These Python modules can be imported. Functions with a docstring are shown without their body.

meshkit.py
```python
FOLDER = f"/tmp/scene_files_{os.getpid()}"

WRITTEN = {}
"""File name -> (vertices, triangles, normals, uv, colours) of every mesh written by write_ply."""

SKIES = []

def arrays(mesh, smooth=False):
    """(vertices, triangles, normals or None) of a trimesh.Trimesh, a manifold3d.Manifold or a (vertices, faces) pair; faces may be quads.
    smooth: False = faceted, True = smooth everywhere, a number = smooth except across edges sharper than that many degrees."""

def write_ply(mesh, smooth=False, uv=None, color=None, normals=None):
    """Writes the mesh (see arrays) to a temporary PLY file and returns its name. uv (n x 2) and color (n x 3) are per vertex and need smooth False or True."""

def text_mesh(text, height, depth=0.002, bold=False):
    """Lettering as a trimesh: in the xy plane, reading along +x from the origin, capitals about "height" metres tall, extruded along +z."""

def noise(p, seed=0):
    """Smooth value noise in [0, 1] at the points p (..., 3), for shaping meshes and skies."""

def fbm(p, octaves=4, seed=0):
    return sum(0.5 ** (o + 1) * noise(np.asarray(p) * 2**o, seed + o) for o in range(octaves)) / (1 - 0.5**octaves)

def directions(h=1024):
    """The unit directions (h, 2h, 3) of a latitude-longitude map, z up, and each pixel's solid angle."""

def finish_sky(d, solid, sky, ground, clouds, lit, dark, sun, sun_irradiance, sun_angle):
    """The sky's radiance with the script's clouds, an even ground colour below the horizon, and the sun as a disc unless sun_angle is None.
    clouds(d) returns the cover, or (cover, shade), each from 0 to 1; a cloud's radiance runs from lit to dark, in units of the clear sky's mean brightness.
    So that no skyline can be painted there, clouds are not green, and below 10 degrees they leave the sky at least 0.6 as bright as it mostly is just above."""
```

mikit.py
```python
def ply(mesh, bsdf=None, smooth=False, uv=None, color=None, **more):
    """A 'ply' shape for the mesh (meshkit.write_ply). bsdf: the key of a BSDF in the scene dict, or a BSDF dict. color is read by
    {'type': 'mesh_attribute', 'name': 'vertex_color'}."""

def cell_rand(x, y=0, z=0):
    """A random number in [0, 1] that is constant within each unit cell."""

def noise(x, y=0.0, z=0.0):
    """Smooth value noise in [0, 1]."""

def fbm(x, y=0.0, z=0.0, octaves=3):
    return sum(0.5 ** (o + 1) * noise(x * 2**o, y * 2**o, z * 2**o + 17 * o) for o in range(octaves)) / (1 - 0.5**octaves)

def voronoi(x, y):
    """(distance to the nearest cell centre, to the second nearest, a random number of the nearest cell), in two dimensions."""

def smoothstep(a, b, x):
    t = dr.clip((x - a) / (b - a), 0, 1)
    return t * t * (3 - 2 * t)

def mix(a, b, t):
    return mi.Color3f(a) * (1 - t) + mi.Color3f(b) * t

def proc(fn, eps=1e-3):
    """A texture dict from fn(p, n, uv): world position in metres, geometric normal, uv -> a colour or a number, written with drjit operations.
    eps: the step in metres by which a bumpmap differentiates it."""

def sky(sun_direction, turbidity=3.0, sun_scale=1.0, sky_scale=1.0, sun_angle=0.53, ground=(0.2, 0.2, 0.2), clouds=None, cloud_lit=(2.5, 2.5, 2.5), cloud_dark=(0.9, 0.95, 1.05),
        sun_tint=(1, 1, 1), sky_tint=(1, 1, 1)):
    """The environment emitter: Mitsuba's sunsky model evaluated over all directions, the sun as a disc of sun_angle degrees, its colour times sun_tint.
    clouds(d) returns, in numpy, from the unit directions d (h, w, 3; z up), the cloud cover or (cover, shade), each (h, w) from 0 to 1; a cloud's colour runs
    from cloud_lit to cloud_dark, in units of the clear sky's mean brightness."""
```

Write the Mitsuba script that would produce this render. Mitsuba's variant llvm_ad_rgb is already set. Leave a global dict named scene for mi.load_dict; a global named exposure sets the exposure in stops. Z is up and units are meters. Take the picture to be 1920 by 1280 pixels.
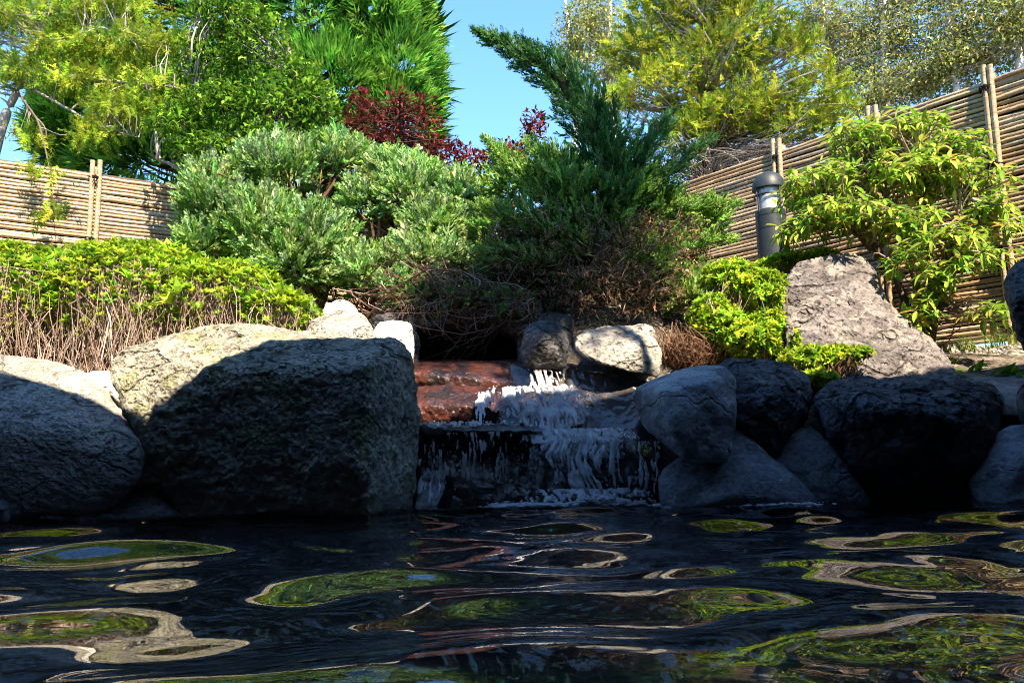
import math
import numpy as np
import trimesh
import manifold3d as m3
import drjit as dr
import mitsuba as mi
import meshkit
import mikit
from mikit import noise, fbm, smoothstep, mix

scene, labels = {}, {}
T = mi.ScalarTransform4f

# ------------------------------------------------------------------ camera, sky, exposure
CAM = np.array([0.0, 0.0, 0.20])
F_PX, PITCH, ROLL = 1507.0, math.radians(8.6), math.radians(1.1)
FWD = np.array([0, math.cos(PITCH), math.sin(PITCH)])
_UP0 = np.array([0, -math.sin(PITCH), math.cos(PITCH)])
_X0 = np.array([1.0, 0, 0])
RIGHT = math.cos(ROLL) * _X0 - math.sin(ROLL) * _UP0
UP = math.sin(ROLL) * _X0 + math.cos(ROLL) * _UP0
scene['camera'] = {'type': 'perspective', 'fov': math.degrees(2 * math.atan(960 / F_PX)), 'fov_axis': 'x', 'near_clip': 0.02, 'far_clip': 400.0,
                   'to_world': T().look_at(origin=CAM.tolist(), target=(CAM + FWD).tolist(), up=UP.tolist())}
SUN_AZ, SUN_EL = math.radians(22), math.radians(48)
SUN = np.array([math.cos(SUN_EL) * math.sin(SUN_AZ), -math.cos(SUN_EL) * math.cos(SUN_AZ), math.sin(SUN_EL)])
scene['sky'] = mikit.sky(SUN.tolist(), turbidity=2.4, sky_scale=.8, sky_tint=(1.0, 1.23, 1.36))
exposure = 3.6


def at(px, py, y):
    """World point at forward distance y on the sight line that the surveyed photo point (1920 x 1280 scale) gives."""
    d = (px - 960) / F_PX * RIGHT - (py - 640) / F_PX * UP + FWD
    return CAM + d * (y / d[1])


def size(pix, y):
    return pix * y / F_PX


# ------------------------------------------------------------------ helpers
def numbered(key):
    if key not in scene and key not in labels:
        return key
    n = 1
    while f'{key}_{n:03d}' in scene or f'{key}_{n:03d}' in labels:
        n += 1
    return f'{key}_{n:03d}'


def thing(name, label, cat, group=None, kind=None):
    key = numbered(name)
    labels[key] = {'label': label, 'category': cat}
    if group:
        labels[key]['group'] = group
    if kind:
        labels[key]['kind'] = kind
    return key


def part(parent, name, shape, kind=None, label=None):
    key = numbered(parent + '__' + name)
    scene[key] = shape
    e = {}
    if kind:
        e['kind'] = kind
    if label:
        e['label'] = label
    if e:
        labels[key] = e
    return key


def single(name, shape, label, cat, group=None, kind=None):
    key = thing(name, label, cat, group, kind)
    scene[key] = shape
    return key


def structure(name, shape):
    scene[name] = shape
    labels[name] = {'kind': 'structure'}


def unit(v):
    v = np.asarray(v, float)
    return v / np.maximum(np.linalg.norm(v, axis=-1, keepdims=True), 1e-9)


def rnd_dir(rng, n):
    return unit(rng.normal(size=(n, 3)))


class Soup:
    """Collects triangles with one colour per vertex."""

    def __init__(self):
        self.v, self.f, self.c, self.n = [], [], [], 0

    def add(self, v, f, c):
        v = np.asarray(v, float)
        c = np.broadcast_to(np.asarray(c, float), v.shape)
        self.v.append(v)
        self.f.append(np.asarray(f) + self.n)
        self.c.append(c)
        self.n += len(v)

    def ply(self, bsdf, smooth=False):
        return mikit.ply((np.vstack(self.v), np.vstack(self.f)), bsdf, smooth=smooth, color=np.clip(np.vstack(self.c), 0.002, 0.9))


def scatter(soup, tmpl, P, D, U, S, C):
    """Copies of a template (verts along +x, normal +z) at P, pointing along D, facing U."""
    tv, tf, tc = tmpl
    n, m = len(P), len(tv)
    if n == 0:
        return
    x = unit(D)
    z = unit(U - (U * x).sum(1, keepdims=True) * x)
    y = np.cross(z, x)
    S = np.broadcast_to(np.asarray(S, float), (n,))[:, None, None]
    v = P[:, None] + S * (tv[None, :, 0:1] * x[:, None] + tv[None, :, 1:2] * y[:, None] + tv[None, :, 2:3] * z[:, None])
    f = tf[None] + (np.arange(n) * m)[:, None, None]
    c = np.asarray(C)[:, None, :] * tc[None, :, :]
    soup.add(v.reshape(-1, 3), f.reshape(-1, 3), c.reshape(-1, 3))


def tubes(soup, P, R, C, sides=4):
    """N polylines P (n,k,3) with radii R (n,k) as tubes."""
    P = np.asarray(P, float)
    n, k = P.shape[:2]
    R = np.broadcast_to(np.asarray(R, float), (n, k))
    t = unit(np.gradient(P, axis=1))
    ref = np.where(np.abs(t[..., 2:]) < 0.9, [0, 0, 1.0], [1.0, 0, 0])
    a = unit(np.cross(t, ref))
    b = np.cross(t, a)
    g = np.arange(sides) * 2 * np.pi / sides
    v = P[:, :, None] + R[:, :, None, None] * (np.cos(g)[None, None, :, None] * a[:, :, None] + np.sin(g)[None, None, :, None] * b[:, :, None])
    i, j = np.meshgrid(np.arange(k - 1), np.arange(sides), indexing='ij')
    q = np.stack([i * sides + j, i * sides + (j + 1) % sides, (i + 1) * sides + (j + 1) % sides, (i + 1) * sides + j], -1).reshape(-1, 4)
    f = np.vstack([q[:, [0, 1, 2]], q[:, [0, 2, 3]]])
    f = f[None] + (np.arange(n) * k * sides)[:, None, None]
    C = np.broadcast_to(np.asarray(C, float), (n, 3))
    c = np.repeat(C, k * sides, axis=0)
    soup.add(v.reshape(-1, 3), f.reshape(-1, 3), c)


def limb(a, b, rng, k=7, sag=0.0, wob=0.06):
    """Polylines from points a to b (n,3), bent by wob of their length."""
    a, b = np.atleast_2d(a), np.atleast_2d(b)
    t = np.linspace(0, 1, k)[None, :, None]
    L = np.linalg.norm(b - a, axis=1)[:, None, None]
    p = a[:, None] * (1 - t) + b[:, None] * t
    o = rng.normal(size=(len(a), 1, 3)) * wob * L * np.sin(np.pi * t) + rng.normal(size=(len(a), 1, 3)) * 0.5 * wob * L * np.sin(2 * np.pi * t)
    p = p + o
    p[..., 2] -= (sag * L * np.sin(np.pi * t))[..., 0]
    return p


def jitter_col(rng, base, n, amt=0.25, hue=0.12):
    base = np.atleast_2d(base)
    c = base[rng.integers(0, len(base), n)]
    c = c * np.exp(rng.normal(size=(n, 1)) * amt) * np.exp(rng.normal(size=(n, 3)) * hue * np.array([1, 0.5, 1]))
    return c


# ---- templates: (verts, faces, tint)
def tm(v, f, tint=None):
    v = np.asarray(v, float)
    return v, np.asarray(f, int), np.ones((len(v), 3)) if tint is None else np.asarray(tint, float)


def small_leaf(w=0.4, fold=0.12, droop=0.15):
    return tm([[0, 0, 0], [.45, w / 2, fold], [.5, 0, 0], [.45, -w / 2, fold], [1, 0, -droop]], [[0, 2, 1], [0, 3, 2], [1, 2, 4], [2, 3, 4]])


def tiny_leaf(w=0.4, fold=0.14):
    return tm([[0, 0, 0], [.48, w / 2, fold], [.48, -w / 2, fold], [1, 0, -.02]], [[0, 2, 1], [1, 2, 3]])


def big_leaf(w=0.32, fold=0.06, droop=0.25):
    xs = [0, .12, .32, .56, .8, 1.0]
    ws = [.04, .45, .9, 1.0, .62, 0.02]
    v, f = [], []
    for x, q in zip(xs, ws):
        dz = -droop * x * x
        v += [[x, q * w / 2, fold * q + dz], [x, 0, dz], [x, -q * w / 2, fold * q + dz]]
    for i in range(len(xs) - 1):
        a = i * 3
        f += [[a, a + 1, a + 3], [a + 1, a + 4, a + 3], [a + 1, a + 2, a + 4], [a + 2, a + 5, a + 4]]
    return tm(v, f)


def join(parts):
    v, f, c, n = [], [], [], 0
    for a, b, d in parts:
        v.append(a)
        f.append(b + n)
        c.append(d)
        n += len(a)
    return np.vstack(v), np.vstack(f), np.vstack(c)


def placed(t, p, d, u, s, tint=1.0):
    q = Soup()
    scatter(q, t, np.array([p], float), np.array([d], float), np.array([u], float), s, np.array([[1, 1, 1.0]]) * tint)
    return q.v[0], q.f[0], q.c[0]


def rosette(rng, n=6, tilt=0.7, w=0.42, tips=1.0):
    out = []
    for i in range(n):
        a = i * 2.4 + rng.normal() * .3
        e = tilt + rng.normal() * .2 + .12 * i / n
        d = [math.sin(e), math.cos(e) * math.cos(a), math.cos(e) * math.sin(a)]
        out.append(placed(tiny_leaf(w), [0.05 * i / n, 0, 0], d, [1, 0.01, 0], 0.8 + .3 * rng.random(), 0.85 + .3 * rng.random()))
    return join(out)


def strand(p0, d0, bend, L, w, side):
    """A tapering two-segment needle strand."""
    d0, bend, side = unit(d0), np.asarray(bend, float), unit(side)
    p1 = np.asarray(p0) + d0 * L * .55
    p2 = p1 + unit(d0 + bend) * L * .45
    return tm([p0, p1 - side * w * .58, p1 + side * w * .58, p2], [[0, 2, 1], [1, 2, 3]])


def plume(rng, n=18, spread=.55, w=.045, up=.25):
    """A cedar tuft: strands fanning out round the axis and curving up along it."""
    out = []
    for i in range(n):
        a = rng.random() * 6.283
        q = spread * math.sqrt(rng.random())
        r = np.array([0, math.cos(a), math.sin(a)])
        d = unit(np.array([1, 0, 0]) + r * q * 1.6)
        p = np.array([.55 * rng.random() ** 1.2, 0, 0]) + r * .04
        s = unit(np.cross(d, rng.normal(size=3)))
        t = .75 + .5 * rng.random()
        v, f, c = strand(p, d, np.array([.5, 0, up]), .45 + .3 * rng.random(), w, s)
        out.append((v, f, c * t))
    return join(out)


def scale_spray(rng, n=16, w=.055, flat=.5, ang=.65):
    """A juniper shoot: stem with short thick side twiglets all along it."""
    out = [strand(np.zeros(3), [1, 0, 0], [.0, 0, .2], 1.0, w * 1.1, [0, 1, 0])]
    for i in range(n):
        x = .06 + .86 * (i + rng.random() * .6) / n
        a = (i % 2) * math.pi + rng.normal() * flat
        r = np.array([0, math.cos(a), math.sin(a)])
        L = (.42 - .28 * x) * (.7 + .6 * rng.random())
        d = unit(np.array([math.cos(ang), 0, 0]) + r * math.sin(ang))
        s = unit(np.cross(d, rng.normal(size=3)))
        t = .7 + .6 * rng.random()
        v, f, c = strand(np.array([x, 0, .08 * x * x]), d, [.45, 0, .15], L, w, s)
        out.append((v, f, c * t))
    return join(out)


def comb(rng, n=12, w=.05, L=.2):
    """A yew shoot: two flat rows of needles along a stem."""
    out = [tm([[0, -.012, 0], [0, .012, 0], [1, 0, -.06]], [[0, 1, 2]], np.full((3, 3), .6))]
    v, f = [], []
    for i in range(n):
        for s in (1, -1):
            x = .04 + .92 * (i + rng.random() * .5) / n
            l = L * (1 - .55 * x) * (.8 + .4 * rng.random())
            z = -.06 * x * x + .03 * rng.normal()
            k = len(v)
            v += [[x - w / 2, 0, z], [x + w / 2, 0, z], [x + .7 * l, s * l, z + .06 * rng.normal()]]
            f.append([k, k + 1, k + 2])
    out.append(tm(v, f))
    return join(out)


def lobes_at(spec):
    """Rows (px, py, y, half width px, half height px, half depth m) -> centres and radii in metres."""
    c = np.array([at(a, b, y) for a, b, y, *_ in spec])
    r = np.array([[size(w, y), d, size(h, y)] for _, _, y, w, h, d in spec])
    return c, r


def on_lobes(rng, spec, n, inner=.2, back=.25, bottom=.5, rough=.12, freq=4.0):
    """Points and outward normals on a union of ellipsoids; fewer behind and below."""
    c, r = lobes_at(spec)
    area = (r[:, 0] * r[:, 2] + r[:, 0] * r[:, 1] + r[:, 1] * r[:, 2])
    P, N = np.zeros((0, 3)), np.zeros((0, 3))
    tries = 0
    while len(P) < n and tries < 40:
        tries += 1
        m = n * 2
        k = rng.choice(len(c), m, p=area / area.sum())
        d = rnd_dir(rng, m)
        keep = rng.random(m) < np.where(d[:, 1] > .25, back, 1) * np.where(d[:, 2] < -.3, bottom, 1)
        k, d = k[keep], d[keep]
        q = c[k] + d * r[k]
        q = c[k] + d * r[k] * (1 - inner * rng.random((len(d), 1)) ** 1.5 + rough * 2 * (meshkit.fbm(q * freq, 2, 5) - .5)[:, None])
        nn = unit(d / r[k])
        inside = np.zeros(len(q), bool)
        for i in range(len(c)):
            inside |= ((((q - c[i]) / r[i]) ** 2).sum(1) < (1 - inner) ** 2 * .9) & (k != i)
        P, N = np.vstack([P, q[~inside]]), np.vstack([N, nn[~inside]])
    return P[:n], N[:n]


# ------------------------------------------------------------------ materials
def vcol():
    return {'type': 'mesh_attribute', 'name': 'vertex_color'}


scene['leaf'] = {'type': 'principledthin', 'base_color': vcol(), 'roughness': .5, 'spec_trans': 0.0, 'diff_trans': 0.7, 'eta': 1.4}
scene['glossy_leaf'] = {'type': 'principledthin', 'base_color': vcol(), 'roughness': .32, 'spec_trans': 0.0, 'diff_trans': 0.7, 'eta': 1.5}
scene['bark'] = {'type': 'twosided', 'bsdf': {'type': 'diffuse', 'reflectance': vcol()}}


def rock_material(name, dark, light, patch, pscale=5.0, grain=55.0, bump=.010, rough=.75, speck=.5, patch_at=.58, spec=.3):
    dark, light, patch = np.array(dark), np.array(light), np.array(patch)

    def colour(p, n, uv):
        a = fbm(p.x * pscale, p.y * pscale, p.z * pscale, 4)
        b = fbm(p.x * grain + 7, p.y * grain, p.z * grain, 3)
        c = mix(dark.tolist(), light.tolist(), smoothstep(.25, .75, a * .55 + b * .45))
        k = smoothstep(patch_at - .02, patch_at + .03, fbm(p.x * pscale * 1.7 + 31, p.y * pscale * 1.7, p.z * pscale * 1.7, 4) * .8 + b * .2)
        c = mix(c, patch.tolist(), k * .75)
        l = smoothstep(.60, .63, fbm(p.x * 9 + 3, p.y * 9 + 60, p.z * 9, 5))
        c = mix(c, (light * np.array([1.15, 1.15, 1.02])).tolist(), l * .55)
        s = noise(p.x * grain * 3.3, p.y * grain * 3.3, p.z * grain * 3.3)
        return c * (1 - speck * smoothstep(.62, .8, s) * .6) * (1 + speck * .8 * smoothstep(.3, .15, s))

    def height(p, n, uv):
        g = grain * 1.0
        h = fbm(p.x * g, p.y * g, p.z * g, 4)
        pit = smoothstep(.42, .22, fbm(p.x * g * 1.3 + 5, p.y * g * 1.3, p.z * g * 1.3 + 9, 2))
        crack = smoothstep(.014, .0, dr.abs(fbm(p.x * 2.6 + 11, p.y * 2.6, p.z * 3.4, 4) - .5))
        return h - .6 * pit - 1.1 * crack

    scene[name] = {'type': 'twosided', 'bsdf': {'type': 'bumpmap', 'texture': mikit.proc(height, eps=.002), 'scale': bump,
                   'nested': {'type': 'principled', 'base_color': mikit.proc(colour), 'roughness': rough, 'specular': spec}}}


rock_material('pale_granite', [.15, .143, .13], [.36, .345, .305], [.22, .215, .175], bump=.02)
rock_material('grey_green_rock', [.13, .13, .11], [.36, .345, .28], [.20, .21, .11], bump=.035)
rock_material('andesite', [.078, .069, .067], [.205, .187, .182], [.058, .049, .05], pscale=6, bump=.02, grain=40)
rock_material('dark_basalt', [.025, .025, .027], [.08, .08, .084], [.13, .13, .14], bump=.022, rough=.6)
rock_material('smooth_grey', [.16, .165, .175], [.34, .345, .36], [.08, .08, .085], bump=.006, patch_at=.62)
rock_material('mortar', [.07, .073, .08], [.20, .205, .215], [.04, .04, .04], bump=.008)
rock_material('white_stone', [.42, .41, .38], [.62, .61, .57], [.34, .33, .29], bump=.012)
rock_material('soil', [.05, .042, .033], [.14, .12, .10], [.20, .18, .15], pscale=9, bump=.03, rough=.95)


def wet_material(name, dark, light, rough=.08, bump=.006, freq=22.0, tall=.35):
    dark, light = np.array(dark), np.array(light)

    def colour(p, n, uv):
        a = fbm(p.x * 14, p.y * 14, p.z * 5, 4)
        return mix(dark.tolist(), light.tolist(), smoothstep(.3, .75, a))

    def height(p, n, uv):
        return fbm(p.x * freq * 2, p.y * freq * 2, p.z * freq * 2 * tall, 4)

    scene[name] = {'type': 'twosided', 'bsdf': {'type': 'bumpmap', 'texture': mikit.proc(height, eps=.0015), 'scale': bump,
                   'nested': {'type': 'principled', 'base_color': mikit.proc(colour), 'roughness': rough, 'specular': .6, 'clearcoat': .8, 'clearcoat_gloss': .95}}}


wet_material('wet_red_rock', [.016, .010, .009], [.062, .019, .012], rough=.06, bump=.018, freq=27.0, tall=.6)
wet_material('wet_black_rock', [.018, .017, .018], [.055, .052, .052], rough=.13, bump=.012, freq=16.0, tall=.5)


def bamboo_material(name, dark, light):
    def colour(p, n, uv):
        a = fbm(p.x * 3, p.y * 3, p.z * 90, 3)
        b = fbm(p.x * 30, p.y * 30, p.z * 60, 3)
        c = mix(dark, light, smoothstep(.25, .75, a * .7 + b * .3))
        spots = smoothstep(.60, .70, fbm(p.x * 45 + 8, p.y * 45, p.z * 70, 3))
        return mix(c, [.10, .085, .07], spots * .55)

    scene[name] = {'type': 'principled', 'base_color': mikit.proc(colour), 'roughness': .45, 'specular': .4}


bamboo_material('bamboo', [.26, .175, .095], [.49, .37, .23])
bamboo_material('brown_bamboo', [.19, .12, .06], [.36, .25, .14])
bamboo_material('grey_bamboo', [.24, .19, .13], [.46, .39, .29])
scene['cord'] = {'type': 'diffuse', 'reflectance': {'type': 'rgb', 'value': [.015, .013, .012]}}


def paint_colour(p, n, uv):
    return mix([.014, .021, .026], [.022, .031, .038], fbm(p.x * 40, p.y * 40, p.z * 25, 3))


scene['lamp_paint'] = {'type': 'principled', 'base_color': mikit.proc(paint_colour), 'roughness': .5, 'specular': .4}
scene['lamp_diffuser'] = {'type': 'twosided', 'bsdf': {'type': 'roughplastic', 'diffuse_reflectance': {'type': 'rgb', 'value': [.55, .57, .56]}, 'alpha': .25}}
scene['lamp_glass'] = {'type': 'thindielectric', 'int_ior': 1.5}
scene['pool_water_surface'] = {'type': 'dielectric', 'int_ior': 1.33, 'ext_ior': 1.0}
def water_streaks(p, n, uv):
    return fbm(p.x * 170, p.y * 90, p.z * 55, 4)


scene['white_water_surface'] = {'type': 'bumpmap', 'texture': mikit.proc(water_streaks, eps=.001), 'scale': .008,
                        'nested': {'type': 'principled', 'base_color': {'type': 'rgb', 'value': [.88, .90, .92]}, 'roughness': .12, 'eta': 1.33, 'spec_trans': .55}}


# ------------------------------------------------------------------ setting: ground, pool floor, water
def ground_height(x, y):
    base = np.interp(y, [-30, 3.9, 4.2, 4.6, 5.4, 6.5, 9, 200], [-.7, -.7, .40, .66, .92, 1.02, 1.15, 1.3])
    base = base + .52 * np.exp(-((x - .1) / 1.3) ** 2) * np.interp(y, [4.6, 5.3, 7, 9], [0, 1, 1, 0])
    hollow = np.exp(-((x + .15) / .40) ** 4) * np.interp(y, [3.9, 4.2, 5.3, 5.5], [0, .75, .75, .75])
    return base - hollow


gx = np.concatenate([np.linspace(-120, -6, 20), np.linspace(-5.8, 5.8, 120), np.linspace(6, 120, 20)])
gy = np.concatenate([np.linspace(-30, 3.7, 12), np.linspace(3.8, 7.5, 80), np.linspace(7.8, 160, 30)])
GX, GY = np.meshgrid(gx, gy)
GZ = ground_height(GX, GY) + .06 * (meshkit.fbm(np.stack([GX * 3, GY * 3, GX * 0], -1), 4, 3) - .5) * (np.abs(GX) < 6.5)


def grid_faces(ny, nx):
    i, j = np.meshgrid(np.arange(ny - 1), np.arange(nx - 1), indexing='ij')
    a = i * nx + j
    return np.stack([a, a + 1, a + nx + 1, a + nx], -1).reshape(-1, 4)


structure('ground', mikit.ply((np.stack([GX, GY, GZ], -1).reshape(-1, 3), grid_faces(len(gy), len(gx))), 'soil', smooth=True))


def wave(x, y):
    rng = np.random.default_rng(11)
    h = np.zeros_like(x)
    far = np.clip((y - 1.0) / 3.0, 0, 1)
    for i in range(28):
        lam = .13 * (1.085 ** i) * (.85 + .3 * rng.random())
        th = rng.normal() * .55 + math.pi / 2
        k = 2 * math.pi / lam
        slope = .048 * (.5 + .9 * rng.random()) * np.exp(-((math.log(lam / .40)) / .62) ** 2)
        ph = rng.random() * 6.28
        u = x * math.cos(th) * k + y * math.sin(th) * k
        h += (1 + .6 * far) * slope / k * np.sin(u + ph + 1.3 * np.sin(x * 2.1 + i) + .6 * np.sin(y * 2.3 + 2 * i))
    for i in range(14):
        lam = .045 * (1.09 ** i)
        th = rng.normal() * .7 + math.pi / 2
        k = 2 * math.pi / lam
        h += .0022 / k * np.sin(x * math.cos(th) * k + y * math.sin(th) * k + rng.random() * 6.28 + 1.5 * np.sin(x * 3.1 + i) + 1.2 * np.sin(y * 4.3 + 2 * i)) * (.4 + 1.2 * meshkit.noise(np.stack([x * 1.3, y * 1.3, x * 0 + i], -1), 7))
    # rings from the splashing cascade
    r = np.hypot(x - .3, y - 3.75)
    for lam, s, ph in ((.11, .05, 0), (.075, .045, 2.0), (.15, .035, 4.0)):
        h += s * lam / 6.28 * np.sin(r * 6.28 / lam + ph + 1.5 * np.sin(3 * np.arctan2(y - 3.75, x - .3) + ph)) * np.exp(-(r / 1.7) ** 2)
    return h


wx = np.concatenate([np.linspace(-9, -3.6, 30), np.linspace(-3.55, 3.55, 300), np.linspace(3.6, 9, 30)])
wy = np.concatenate([np.linspace(-6, .2, 40), np.linspace(.22, 4.5, 330)])
WX, WY = np.meshgrid(wx, wy)
structure('pool_water', mikit.ply((np.stack([WX, WY, wave(WX, WY)], -1).reshape(-1, 3), grid_faces(len(wy), len(wx))), 'pool_water_surface', smooth=True))
floor = trimesh.creation.box(extents=(18, 11, .1))
floor.apply_translation((0, -1, -.68))
structure('pool_floor', mikit.ply(floor, 'wet_black_rock'))


# ------------------------------------------------------------------ bathhouse behind the camera, whose eaves shade the pool
def timber_colour(p, n, uv):
    return mix([.045, .03, .02], [.10, .07, .045], fbm(p.x * 6, p.y * 2, p.z * 6, 3))


scene['timber'] = {'type': 'twosided', 'bsdf': {'type': 'principled', 'base_color': mikit.proc(timber_colour), 'roughness': .6}}
scene['roofing'] = {'type': 'twosided', 'bsdf': {'type': 'principled', 'base_color': {'type': 'rgb', 'value': [.07, .072, .075]}, 'roughness': .5}}


def roof_slab(poly, z, rise, thick):
    """A pitched slab over a ground polygon: its front edge is the eave, its rear edge stands higher."""
    from shapely.geometry import Polygon
    m = trimesh.creation.extrude_polygon(Polygon(poly), thick, engine='earcut')
    m.vertices[:, 2] += z + np.where(m.vertices[:, 1] < -3, rise, 0)
    return m


bath = thing('bathhouse', 'dark timber bathhouse behind the viewer whose eaves shade the pool', 'building')
MAIN_EAVE = [(-.74, 1.44), (-.60, 1.50), (-.46, 1.66), (-.38, 1.82), (.5, 2.05), (1.3, 2.17), (2.2, 2.22), (2.97, 2.50), (3.5, 2.80), (7, 3.8)]
WING_EAVE = [(-6, 4.3), (-1.68, 1.88), (-1.1, 1.60), (-.76, 1.42)]
part(bath, 'main_roof', mikit.ply(roof_slab(MAIN_EAVE + [(7, -6), (-.74, -6)], 2.91, 1.7, .09), 'roofing'))
part(bath, 'wing_roof', mikit.ply(roof_slab(WING_EAVE + [(-.76, -6), (-6, -6)], 2.912, 1.7, .085), 'roofing'))
for name, ext, pos in (('post', (.16, .16, 3.6), (-4.6, 1.2, 1.1)), ('post', (.16, .16, 3.6), (5.2, 1.2, 1.1)), ('beam', (9.6, .14, .22), (.3, 1.2, 2.78))):
    b = trimesh.creation.box(extents=ext)
    b.apply_translation(pos)
    part(bath, name, mikit.ply(b, 'timber'))

for name, x0, y1 in (('side_wall', -5.95, 4.0), ('side_wall', 6.9, 3.4)):
    from shapely.geometry import Polygon
    b = trimesh.creation.extrude_polygon(Polygon([(-5.6, -.66), (y1, -.66), (y1, 2.9), (-5.6, 4.42)]), .14, engine='earcut')
    b.apply_transform(np.array([[0, 0, 1, x0 - .07], [1, 0, 0, 0], [0, 1, 0, 0], [0, 0, 0, 1.0]]))
    part(bath, name, mikit.ply(b, 'timber'))
b = trimesh.creation.box(extents=(12.7, .15, 5.1))
b.apply_translation((.475, -5.68, 1.9))
part(bath, 'rear_wall', mikit.ply(b, 'timber'))

# ------------------------------------------------------------------ rocks
def rock_mesh(groups, edge=.016, soft=18, a1=.03, a2=.010, a3=.004, seed=1, under=None):
    """Hull of surveyed points (px, py, y), one hull per group, refined, rounded and roughened."""
    man = None
    for pts in groups:
        p = np.array([at(*q) for q in pts])
        h = m3.Manifold.hull_points(p)
        man = h if man is None else man + h
    man = man.refine_to_length(edge)
    m = man.to_mesh()
    v, f = np.array(m.vert_properties[:, :3], float), np.array(m.tri_verts)
    e = trimesh.Trimesh(v, f, process=False).edges_unique
    import scipy.sparse as sp
    n = len(v)
    A = sp.coo_matrix((np.ones(len(e) * 2), (np.r_[e[:, 0], e[:, 1]], np.r_[e[:, 1], e[:, 0]])), shape=(n, n)).tocsr()
    A = sp.diags(1 / np.maximum(np.asarray(A.sum(1)).ravel(), 1)) @ A
    c0, s0 = v.mean(0), v.std(0)
    for _ in range(soft):
        v = .4 * v + .6 * (A @ v)
    v = c0 + (v - v.mean(0)) * (s0 / v.std(0))

    def normals(v):
        fn = np.cross(v[f[:, 1]] - v[f[:, 0]], v[f[:, 2]] - v[f[:, 0]])
        o = np.zeros_like(v)
        for k in range(3):
            np.add.at(o, f[:, k], fn)
        return unit(o)

    nm = normals(v)
    rot = np.linalg.qr(np.random.default_rng(seed).normal(size=(3, 3)))[0]
    for k, (fr, amp) in enumerate(((2.6, a1), (7.3, a2 * .9), (17, a2 * .7), (44, a3))):
        q = v @ rot * fr + seed * 7.7
        q = q + 1.2 * (meshkit.fbm(q * .6 + 9, 2, seed + k + 40) - .5)[:, None]
        w = meshkit.fbm(q, 4, seed + k) - .5
        if k in (1, 2):
            w = .25 - np.abs(w + .05) * 2.2 + .5 * w
        v = v + nm * (w * 2 * amp)[:, None]
        rot = rot @ rot
    return v, f


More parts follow.
